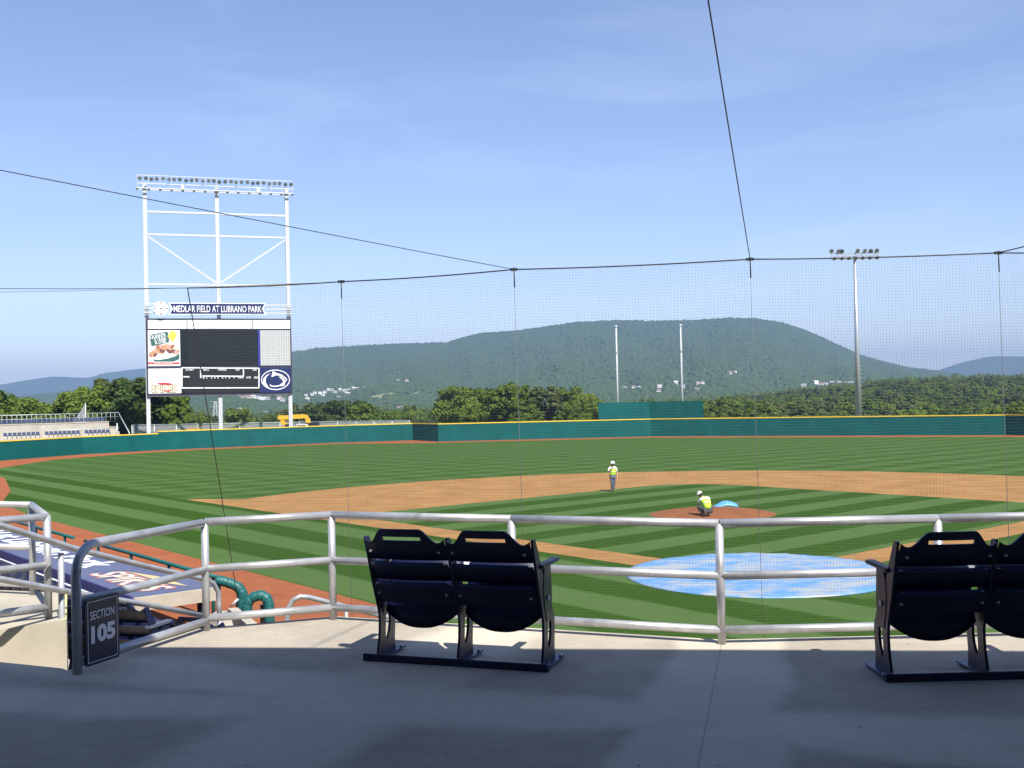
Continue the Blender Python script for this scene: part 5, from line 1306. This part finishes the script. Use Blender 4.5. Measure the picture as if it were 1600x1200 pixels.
# ================================================================== TREES
def leaf_mat(name, c1, c2, trans=0.3, rnd=0.55):
    m = bpy.data.materials.new(name); m.use_nodes = True; n = m.node_tree.nodes; l = m.node_tree.links; b = n['Principled BSDF']
    oi = n.new('ShaderNodeObjectInfo'); geo = n.new('ShaderNodeNewGeometry')
    no = n.new('ShaderNodeTexNoise'); no.inputs['Scale'].default_value = 0.5; no.inputs['Detail'].default_value = 3; l.new(geo.outputs['Position'], no.inputs['Vector'])
    f = mth(n, l, 'ADD', mth(n, l, 'MULTIPLY', oi.outputs['Random'], rnd), mth(n, l, 'MULTIPLY', no.outputs['Fac'], 0.6))
    mx = n.new('ShaderNodeMixRGB'); mx.inputs[1].default_value = (*c1, 1); mx.inputs[2].default_value = (*c2, 1); l.new(f, mx.inputs[0]); l.new(mx.outputs[0], b.inputs['Base Color'])
    b.inputs['Roughness'].default_value = 0.6; b.inputs['Specular IOR Level'].default_value = 0.2
    if trans:
        t = n.new('ShaderNodeBsdfTranslucent'); l.new(mx.outputs[0], t.inputs['Color']); ms = n.new('ShaderNodeMixShader'); ms.inputs[0].default_value = trans
        l.new(b.outputs[0], ms.inputs[1]); l.new(t.outputs[0], ms.inputs[2]); l.new(ms.outputs[0], [x for x in n if x.type == 'OUTPUT_MATERIAL'][0].inputs['Surface'])
    return m
leaf_a = leaf_mat('summer leaves', (0.060, 0.112, 0.010), (0.155, 0.215, 0.030))
leaf_b = leaf_mat('dull leaves', (0.060, 0.092, 0.022), (0.115, 0.145, 0.045))
bark = mat('bark', (0.075, 0.058, 0.045), 0.9, var=.25, scale=3)
def crown_mesh(seed, rx, rz, zc, clumps=78, per=150, leaf=0.255):
    r = np.random.default_rng(seed); P_ = []; 
    cs = []
    while len(cs) < clumps:
        d = r.normal(size=3); d /= np.linalg.norm(d); q = r.uniform(.35, 1.0) ** .5
        lump = 1 + .18 * math.sin(3 * d[0] + seed) + .14 * math.sin(4 * d[1] + 2 * seed) + .12 * math.sin(5 * d[2] + seed)
        c = d * q * lump * np.array([rx, rx, rz]); 
        if c[2] < -rz * .75: continue
        cs.append((c, r.uniform(.16, .30) * rx))
    vs = np.empty((clumps * per * 4, 3)); k = 0
    for c, cr in cs:
        d = r.normal(size=(per, 3)); d /= np.linalg.norm(d, axis=1)[:, None]
        pos = c + d * (cr * r.uniform(.55, 1.08, size=(per, 1))) * np.array([1, 1, .8]); pos[:, 2] += zc
        nrm = d + r.normal(size=(per, 3)) * .55 + np.array([0, 0, .35]); nrm /= np.linalg.norm(nrm, axis=1)[:, None]
        a = np.cross(nrm, r.normal(size=(per, 3))); a /= np.linalg.norm(a, axis=1)[:, None]; b = np.cross(nrm, a)
        s = leaf * r.uniform(.6, 1.3, size=(per, 1))
        for q, (sa, sb_) in enumerate(((-1, -.6), (1, -.6), (1, .6), (-1, .6))):
            vs[k + q:k + per * 4:4] = pos + a * s * sa + b * s * sb_
        k += per * 4
    nf = clumps * per
    me = bpy.data.meshes.new('crown'); me.vertices.add(nf * 4); me.vertices.foreach_set('co', vs.ravel())
    me.loops.add(nf * 4); me.loops.foreach_set('vertex_index', np.arange(nf * 4)); me.polygons.add(nf); me.polygons.foreach_set('loop_start', np.arange(0, nf * 4, 4)); me.polygons.foreach_set('loop_total', np.full(nf, 4))
    me.update(); me.validate(); return me
def trunk_mesh(seed, h, r0):
    rr = random.Random(seed); bm = bmesh.new(); pts = [Vector((0, 0, 0)), Vector((rr.uniform(-.2, .2), rr.uniform(-.2, .2), h * .3)), Vector((rr.uniform(-.4, .4), rr.uniform(-.4, .4), h * .62)), Vector((rr.uniform(-.5, .5), rr.uniform(-.5, .5), h * .85))]
    tube(bm, pts, r0, 8, r2=r0 * .25)
    for k in range(7):
        b_ = pts[1].lerp(pts[2], rr.random()) if k % 2 else pts[2].lerp(pts[3], rr.random() * .6); a = rr.uniform(0, 6.28); ln = h * rr.uniform(.2, .34)
        tube(bm, [b_, b_ + Vector((math.cos(a) * ln * .5, math.sin(a) * ln * .5, ln * .45)), b_ + Vector((math.cos(a) * ln, math.sin(a) * ln, ln * .75))], r0 * .38, 6, r2=r0 * .1)
    me = bpy.data.meshes.new('trunk'); bm.to_mesh(me); bm.free(); me.materials.append(bark); return me
protos = []
for i, (rx, rz_, zc, h) in enumerate(((4.6, 5.2, 8.2, 13.0), (5.4, 4.6, 7.6, 12.0), (3.9, 5.8, 8.4, 13.8), (5.0, 5.0, 7.2, 12.0))):
    c_ = crown_mesh(31 + i, rx, rz_, zc); c_.materials.append(leaf_a); protos.append((c_, trunk_mesh(i, h, .26), h + .6))
c2_ = protos[2][0].copy(); c2_.materials.clear(); c2_.materials.append(leaf_b); protos.append((c2_, protos[2][1], 14.4))
dark_leaf = leaf_mat('dark leaves', (0.026, 0.055, 0.010), (0.070, 0.110, 0.022))
c3_ = protos[1][0].copy(); c3_.materials.clear(); c3_.materials.append(dark_leaf); protos.append((c3_, protos[1][1], 12.6))
crown_objs = []
def tree(u, vtop, d, which, label, group, name='tree', wide=1.0):
    p = ondepth(u, 650, d); p.z = ground_h(p.x, p.y); zt = ondepth(u, vtop, d).z
    cm, tm, h = protos[which]; s = (zt - p.z) / h
    t = empty(name, p, random.uniform(0, 6.28), label=label, cat='tree', group=group); t.scale = (s * wide, s * wide, s)
    c = share('crown', cm, t); share('trunk', tm, t); crown_objs.append(c); return t
G1 = 'trees in the clump behind the centre field wall'
for i, (u, v, d, w, lb, wd) in enumerate(((712, 606, 200, 3, 'leftmost rounded tree of the clump behind centre field', 1.15), (752, 603, 212, 1, 'second tree from the left in the clump behind centre field', 1.0), (786, 597, 206, 0, 'tallest tree in the middle of the clump behind centre field', 1.0), (812, 600, 216, 2, 'narrow tree just right of the tallest in the centre field clump', 1.1), (850, 602, 204, 4, 'dull olive tree right of the middle in the centre field clump', 1.35), (884, 607, 214, 3, 'second tree from the right in the clump behind centre field', 1.0), (912, 612, 206, 1, 'low tree at the right end of the clump beside the teal screen', .95), (735, 630, 196, 1, 'low bushy tree in front of the centre field clump, left', 1.1), (818, 634, 196, 3, 'low bushy tree in front of the centre field clump, middle', 1.2), (893, 636, 197, 3, 'low bushy tree in front of the centre field clump, right', 1.1))):
    tree(u, v, d, w, lb, G1, wide=wd)
G2 = 'trees left of the scoreboard'
for u, v, d, w, lb, wd in ((-4, 612, 186, 3, 'round green tree at the left edge of the photo', 1.1), (36, 618, 190, 1, 'lower tree second from the left edge', 1.1), (122, 607, 184, 1, 'broad tree at the left of the big clump left of the scoreboard', 1.1), (152, 598, 190, 0, 'leafy tree left of the middle of the clump beside the scoreboard', 1.0), (178, 589, 196, 4, 'dull loose tree topping the clump left of the scoreboard', 1.2), (213, 586, 186, 5, 'dark tall tree right against the scoreboard post', 1.25)):
    tree(u, v, d, w, lb, G2, wide=wd)
G3 = 'trees seen under the scoreboard'
for u, v, d, w, lb, wd in ((250, 616, 205, 4, 'dull tree under the left part of the scoreboard', 1.1), (281, 618, 184, 3, 'bright green tree seen under the scoreboard', .72), (312, 645, 215, 1, 'low bush right of the bright tree under the scoreboard', .8), (366, 640, 240, 3, 'low rounded tree right of the middle scoreboard post', 1.0)):
    tree(u, v, d, w, lb, G3, wide=wd)
G4 = 'trees right of the excavator'
for u, v, d, w, lb, wd in ((470, 629, 262, 4, 'dull tree above the yellow excavator', 1.3), (505, 632, 268, 1, 'tree between the excavator tree and the dark round tree', 1.1), (545, 622, 262, 5, 'large dark round tree right of the excavator', 1.25), (572, 632, 256, 3, 'tree on the right shoulder of the large dark round tree', 1.1), (605, 639, 258, 1, 'low tree right of the large dark round tree', 1.0), (628, 648, 250, 3, 'smallest bush at the right end of the row beside the wall jog', .9)):
    tree(u, v, d, w, lb, G4, wide=wd)
G5 = 'trees at the right edge behind the wall'
for u, v, d, w, lb, wd in ((1592, 628, 175, 3, 'bright tree at the right edge of the photo', 1.0), (1560, 634, 196, 1, 'bright tree second from the right edge', 1.0), (1118, 642, 235, 1, 'low tree just right of the teal screen wall', 1.1), (1160, 640, 245, 3, 'low rounded tree second right of the teal screen wall', 1.1)):
    tree(u, v, d, w, lb, G5, wide=wd)

# ------------------------------------------------------------------ far woods (each reads as one mass)
def gn_forest(name, pts, scl, rot, mesh_objs=None, ico=None, m=None):
    me = bpy.data.meshes.new(name); me.vertices.add(len(pts)); me.vertices.foreach_set('co', np.asarray(pts, dtype=np.float32).ravel())
    a = me.attributes.new('scl', 'FLOAT_VECTOR', 'POINT'); a.data.foreach_set('vector', np.asarray(scl, dtype=np.float32).ravel())
    a = me.attributes.new('rotv', 'FLOAT_VECTOR', 'POINT'); a.data.foreach_set('vector', np.asarray(rot, dtype=np.float32).ravel())
    o = bpy.data.objects.new(name, me); COL.objects.link(o); o['kind'] = 'stuff'
    ng = bpy.data.node_groups.new(name + ' nodes', 'GeometryNodeTree')
    ng.interface.new_socket('Geometry', in_out='INPUT', socket_type='NodeSocketGeometry'); ng.interface.new_socket('Geometry', in_out='OUTPUT', socket_type='NodeSocketGeometry')
    N, L = ng.nodes, ng.links; gi = N.new('NodeGroupInput'); go = N.new('NodeGroupOutput')
    inst = N.new('GeometryNodeInstanceOnPoints'); g2i = N.new('GeometryNodeGeometryToInstance')
    if mesh_objs:
        for q in mesh_objs:
            oi = N.new('GeometryNodeObjectInfo'); oi.inputs['Object'].default_value = q; oi.transform_space = 'ORIGINAL'; L.new(oi.outputs['Geometry'], g2i.inputs[0])
    else:
        for q in range(4):
            ic = N.new('GeometryNodeMeshIcoSphere'); ic.inputs['Subdivisions'].default_value = ico; ic.inputs['Radius'].default_value = 1.0
            sp_ = N.new('GeometryNodeSetPosition'); nt = N.new('ShaderNodeTexNoise'); nt.noise_dimensions = '4D'; nt.inputs['W'].default_value = q * 3.7; nt.inputs['Scale'].default_value = 1.9; nt.inputs['Detail'].default_value = 4; nt.inputs['Roughness'].default_value = 0.7
            vm = N.new('ShaderNodeVectorMath'); vm.operation = 'SUBTRACT'; vm.inputs[1].default_value = (.5, .5, .5); L.new(nt.outputs['Color'], vm.inputs[0])
            vk = N.new('ShaderNodeVectorMath'); vk.operation = 'SCALE'; vk.inputs['Scale'].default_value = 1.15; L.new(vm.outputs[0], vk.inputs[0])
            L.new(ic.outputs['Mesh'], sp_.inputs['Geometry']); L.new(vk.outputs[0], sp_.inputs['Offset'])
            sm = N.new('GeometryNodeSetMaterial'); sm.inputs['Material'].default_value = m; L.new(sp_.outputs[0], sm.inputs['Geometry']); L.new(sm.outputs[0], g2i.inputs[0])
    ns = N.new('GeometryNodeInputNamedAttribute'); ns.data_type = 'FLOAT_VECTOR'; ns.inputs['Name'].default_value = 'scl'
    nr = N.new('GeometryNodeInputNamedAttribute'); nr.data_type = 'FLOAT_VECTOR'; nr.inputs['Name'].default_value = 'rotv'
    rv = N.new('FunctionNodeRandomValue'); rv.data_type = 'INT'; rv.inputs[4].default_value = 0; rv.inputs[5].default_value = (len(mesh_objs) if mesh_objs else 4) - 1
    inst.inputs['Pick Instance'].default_value = True
    L.new(gi.outputs[0], inst.inputs['Points']); L.new(g2i.outputs[0], inst.inputs['Instance']); L.new(ns.outputs['Attribute'], inst.inputs['Scale']); L.new(nr.outputs['Attribute'], inst.inputs['Rotation']); L.new(rv.outputs[2], inst.inputs['Instance Index'])
    L.new(inst.outputs[0], go.inputs[0])
    o.modifiers.new('wood', 'NODES').node_group = ng
    return o
def scatter(az0, az1, r0, r1, spacing, keep, hfun):
    n = int((az1 - az0) * (r1 * r1 - r0 * r0) / 2 / spacing ** 2); out = []
    a = rng.uniform(az0, az1, n); r = np.sqrt(rng.uniform(r0 * r0, r1 * r1, n))
    for az, rr in zip(a, r):
        x, y = math.sin(az) * rr, math.cos(az) * rr
        if keep(x, y, az, rr): out.append((x, y, hfun(x, y)))
    return out
# houses first, so that the woods leave clearings for them
HOUSES = []
def hs(l, lb, gr, sz=(13, 8, 5), r0=300): 
    for q_, (u, v) in enumerate(sorted(l)): HOUSES.append((u, v, lb + ', %s from the left' % nth(q_), gr, sz, r0))
hs([(478, 618), (487, 616), (492, 613), (500, 614), (507, 612), (513, 609), (519, 609), (524, 612), (531, 609), (538, 610), (545, 608), (552, 606), (558, 607), (563, 610), (569, 606), (576, 605), (582, 604), (529, 621), (505, 617), (541, 614), (548, 615), (480, 624)], 'tiny white house in the hillside subdivision right of the scoreboard', 'houses of the hillside subdivision', (8, 6, 3.4), 1500)
hs([(622, 595), (636, 595)], 'tiny white house high on the slope right of the subdivision', 'lone houses on the slope', (8, 6, 3.6), 1500)
hs([(1256, 603), (1275, 598), (1283, 601), (1290, 601), (1300, 599), (1311, 598), (1320, 600), (1329, 599), (1244, 611)], 'tiny white house on the slope left of the floodlight mast', 'houses left of the floodlight mast', (9, 6.5, 4), 1500)
hs([(976, 606), (990, 605), (998, 606), (1031, 604), (1030, 611), (1056, 598), (1067, 604), (1090, 599), (1098, 598), (1089, 609), (1140, 582), (1148, 581)], 'tiny pale house among the trees below the summit near the flagpoles', 'houses on the slope near the flagpoles', (8, 6, 3.4), 1500)
hs([(412, 624), (418, 623), (436, 622), (442, 625), (372, 620), (380, 622), (388, 621), (396, 620), (404, 622)], 'tiny white building on the hillside under the scoreboard', 'buildings on the hillside under the scoreboard', (10, 7, 4), 1300)
hs([(377, 641), (414, 647), (420, 652), (428, 650), (392, 655), (365, 644), (405, 654)], 'small pale house in the valley under the scoreboard', 'valley houses under the scoreboard', (9, 6, 3.6), 700)
hs([(598, 640), (626, 639), (630, 647), (636, 648), (641, 640), (652, 642), (662, 640), (668, 646), (684, 636), (690, 638), (646, 647), (1128, 628), (1122, 631)], 'small pale house in the valley left of the centre field trees', 'valley houses left of the centre field trees', (10, 6.5, 3.6), 700)
clear = []
wall_ms = [mat('house white', (.78, .77, .74), .7), mat('house cream', (.70, .66, .56), .7), mat('house grey', (.50, .50, .50), .7), mat('house tan', (.52, .40, .31), .7)]
roof_ms = [mat('roof grey', (.32, .32, .34), .8), mat('roof brown', (.26, .19, .16), .8), mat('roof pale', (.55, .54, .54), .7)]
hm_cache = {}
def house_mesh(sz, wi, ri):
    key = (sz, wi, ri)
    if key in hm_cache: return hm_cache[key]
    L_, W_, H_ = sz; bm = bmesh.new()
    pts_ = [(-W_ / 2, -4), (W_ / 2, -4), (W_ / 2, H_), (0, H_ + W_ * .32), (-W_ / 2, H_)]
    poly(bm, [(-L_ / 2, y, z) for y, z in pts_], th=L_, n=(1, 0, 0)); bmesh.ops.recalc_face_normals(bm, faces=bm.faces)
    w = bpy.data.meshes.new('wall'); bm.to_mesh(w); bm.free(); w.materials.append(wall_ms[wi])
    bm = bmesh.new()
    for s in (-1, 1):
        poly(bm, [(-L_ / 2 - .5, 0, H_ + W_ * .32 + .25), (L_ / 2 + .5, 0, H_ + W_ * .32 + .25), (L_ / 2 + .5, s * (W_ / 2 + .5), H_ - .07), (-L_ / 2 - .5, s * (W_ / 2 + .5), H_ - .07)], th=.2, n=(0, 0, 1))
    bmesh.ops.recalc_face_normals(bm, faces=bm.faces)
    r_ = bpy.data.meshes.new('roof'); bm.to_mesh(r_); bm.free(); r_.materials.append(roof_ms[ri])
    bm = bmesh.new()
    for x in (-L_ * .3, 0, L_ * .3): box(bm, (x, -W_ / 2 - .03, H_ * .55), (L_ * .13, .06, H_ * .3))
    g = bpy.data.meshes.new('windows'); bm.to_mesh(g); bm.free(); g.materials.append(glass_m)
    hm_cache[key] = (w, r_, g); return hm_cache[key]
hr = random.Random(3)
for u, v, lb, gr, sz, r0 in HOUSES:
    p = hit(u, v + 2, r0)
    if p is None: continue
    w, rf, g = house_mesh(sz, hr.choice((0, 0, 0, 1, 2, 3)), hr.choice((0, 0, 1, 2)))
    h = empty('house', p, math.atan2(-p.x, p.y) + hr.uniform(-.6, .6), label=lb, cat='house', group=gr)
    share('wall', w, h); share('roof', rf, h)
    clear.append((p.x, p.y))
clear = np.array(clear)
# open fields on the slope
FIELDS = []
for pxs in ([(575, 622), (655, 612), (657, 618), (585, 628)], [(470, 632), (520, 628), (560, 634), (500, 640)]):
    q = [hit(u, v, 900) for u, v in pxs]
    if all(q): FIELDS.append(np.array([(p.x, p.y) for p in q]))
meadow_m = mat('hay meadow', (0.15, 0.19, 0.06), 0.95, col2=(0.21, 0.23, 0.09), scale=0.02, detail=6)
for P_ in FIELDS[:1]:
    vs, fs = [], []
    for i in range(13):
        for j in range(7):
            a_ = P_[0] + (P_[1] - P_[0]) * i / 12; b_ = P_[3] + (P_[2] - P_[3]) * i / 12; q_ = a_ + (b_ - a_) * j / 6
            vs.append((q_[0], q_[1], terrain_h(q_[0], q_[1]) + 1.5))
    for i in range(12):
        for j in range(6): fs.append((i * 7 + j, (i + 1) * 7 + j, (i + 1) * 7 + j + 1, i * 7 + j + 1))
    tag(pyobj('meadow', vs, fs, meadow_m, smooth=True), kind='structure')
def in_poly(x, y, P_):
    c = False; j = len(P_) - 1
    for i in range(len(P_)):
        if ((P_[i][1] > y) != (P_[j][1] > y)) and (x < (P_[j][0] - P_[i][0]) * (y - P_[i][1]) / (P_[j][1] - P_[i][1] + 1e-9) + P_[i][0]): c = not c
        j = i
    return c
def keep_m(x, y, az, r):
    # leave the houses visible: nothing close in front of them
    dx = clear[:, 0] - x; dy = clear[:, 1] - y
    rr = np.hypot(clear[:, 0], clear[:, 1]); ca = np.arctan2(clear[:, 0], clear[:, 1])
    side = np.abs(ca - az) * r; front = rr - r
    if np.any((side < 11) & (front < 95) & (front > -14)): return False
    for P_ in FIELDS:
        if in_poly(x, y, P_): return False
    return True
far_leaf = leaf_mat('far canopy', (0.026, 0.052, 0.013), (0.058, 0.092, 0.022), 0, 0.35)
pts = scatter(R(-33), R(33), 1500, 4360, 10.5, keep_m, lambda x, y: terrain_h(x, y))
k = len(pts); sc = rng.uniform(4.6, 8.0, (k, 1)); scl = np.hstack([sc, sc * rng.uniform(.85, 1.15, (k, 1)), sc * rng.uniform(.7, 1.1, (k, 1))])
rot = np.zeros((k, 3)); rot[:, 2] = rng.uniform(0, 6.28, k)
P_ = np.array(pts); P_[:, 2] += sc[:, 0] * .3
gn_forest('mountain_forest', P_, scl, rot, ico=2, m=far_leaf)
def keep_v(x, y, az, r):
    if not keep_m(x, y, az, r): return False
    d = fbm(x / 60 + 3, y / 75)
    return d > (-.15 if az < R(6) else -.8)
pts = scatter(R(-33), R(37), 960, 1520, 10.0, keep_v, lambda x, y: terrain_h(x, y))
k = len(pts); sc = rng.uniform(3.6, 6.2, (k, 1)); scl = np.hstack([sc, sc, sc * rng.uniform(1.0, 1.6, (k, 1))]); rot = np.zeros((k, 3)); rot[:, 2] = rng.uniform(0, 6.28, k)
P_ = np.array(pts); P_[:, 2] += sc[:, 0] * .9
gn_forest('valley_wood', P_, scl, rot, ico=3, m=far_leaf)
# nearer wood on the right, built of whole leafy crowns
pts = scatter(R(8.6), R(37), 262, 980, 9.5, lambda x, y, az, r: True, ground_h) + scatter(R(-37), R(8.6), 420, 980, 10.0, keep_v, ground_h)
k = len(pts); sc = rng.uniform(.60, 1.15, (k, 1)); scl = np.hstack([sc * rng.uniform(.9, 1.25, (k, 1)), sc * rng.uniform(.9, 1.25, (k, 1)), sc]); rot = np.zeros((k, 3)); rot[:, 2] = rng.uniform(0, 6.28, k)
P_ = np.array(pts); P_[:, 2] -= 2.6
dark_i = [i for i, q in enumerate(crown_objs) if q.data == c3_][0]
gn_forest('hillside_wood', P_, scl, rot, mesh_objs=[crown_objs[i] for i in (0, 1, 2, 3, 4, dark_i, dark_i)])
# far electricity pylon seen between the scoreboard posts
pp = ondepth(337, 650, 620); pp.z = ground_h(pp.x, pp.y)
py = empty('pylon', pp, label='pale lattice pylon in the distance beside the middle scoreboard post', cat='pylon')
zt = ondepth(337, 627, 620).z - pp.z
for a, b in (((-2, -2), (-.5, -.5)), ((2, -2), (.5, -.5)), ((2, 2), (.5, .5)), ((-2, 2), (-.5, .5))):
    beam_obj('leg', Vector((*a, 0)), Vector((*b, zt)), .22, .22, steel_white, py)
for i in range(7):
    f0, f1 = i / 7, (i + 1) / 7; w0, w1 = 2 - 1.5 * f0, 2 - 1.5 * f1
    for s in (-1, 1): beam_obj('lattice', Vector((-w0 * s, -w0, zt * f0)), Vector((w1 * s, -w1, zt * f1)), .12, .12, steel_white, py)
for h in (.99, .84): beam_obj('crossarm', Vector((-3.2, 0, zt * h)), Vector((3.2, 0, zt * h)), .2, .2, steel_white, py)
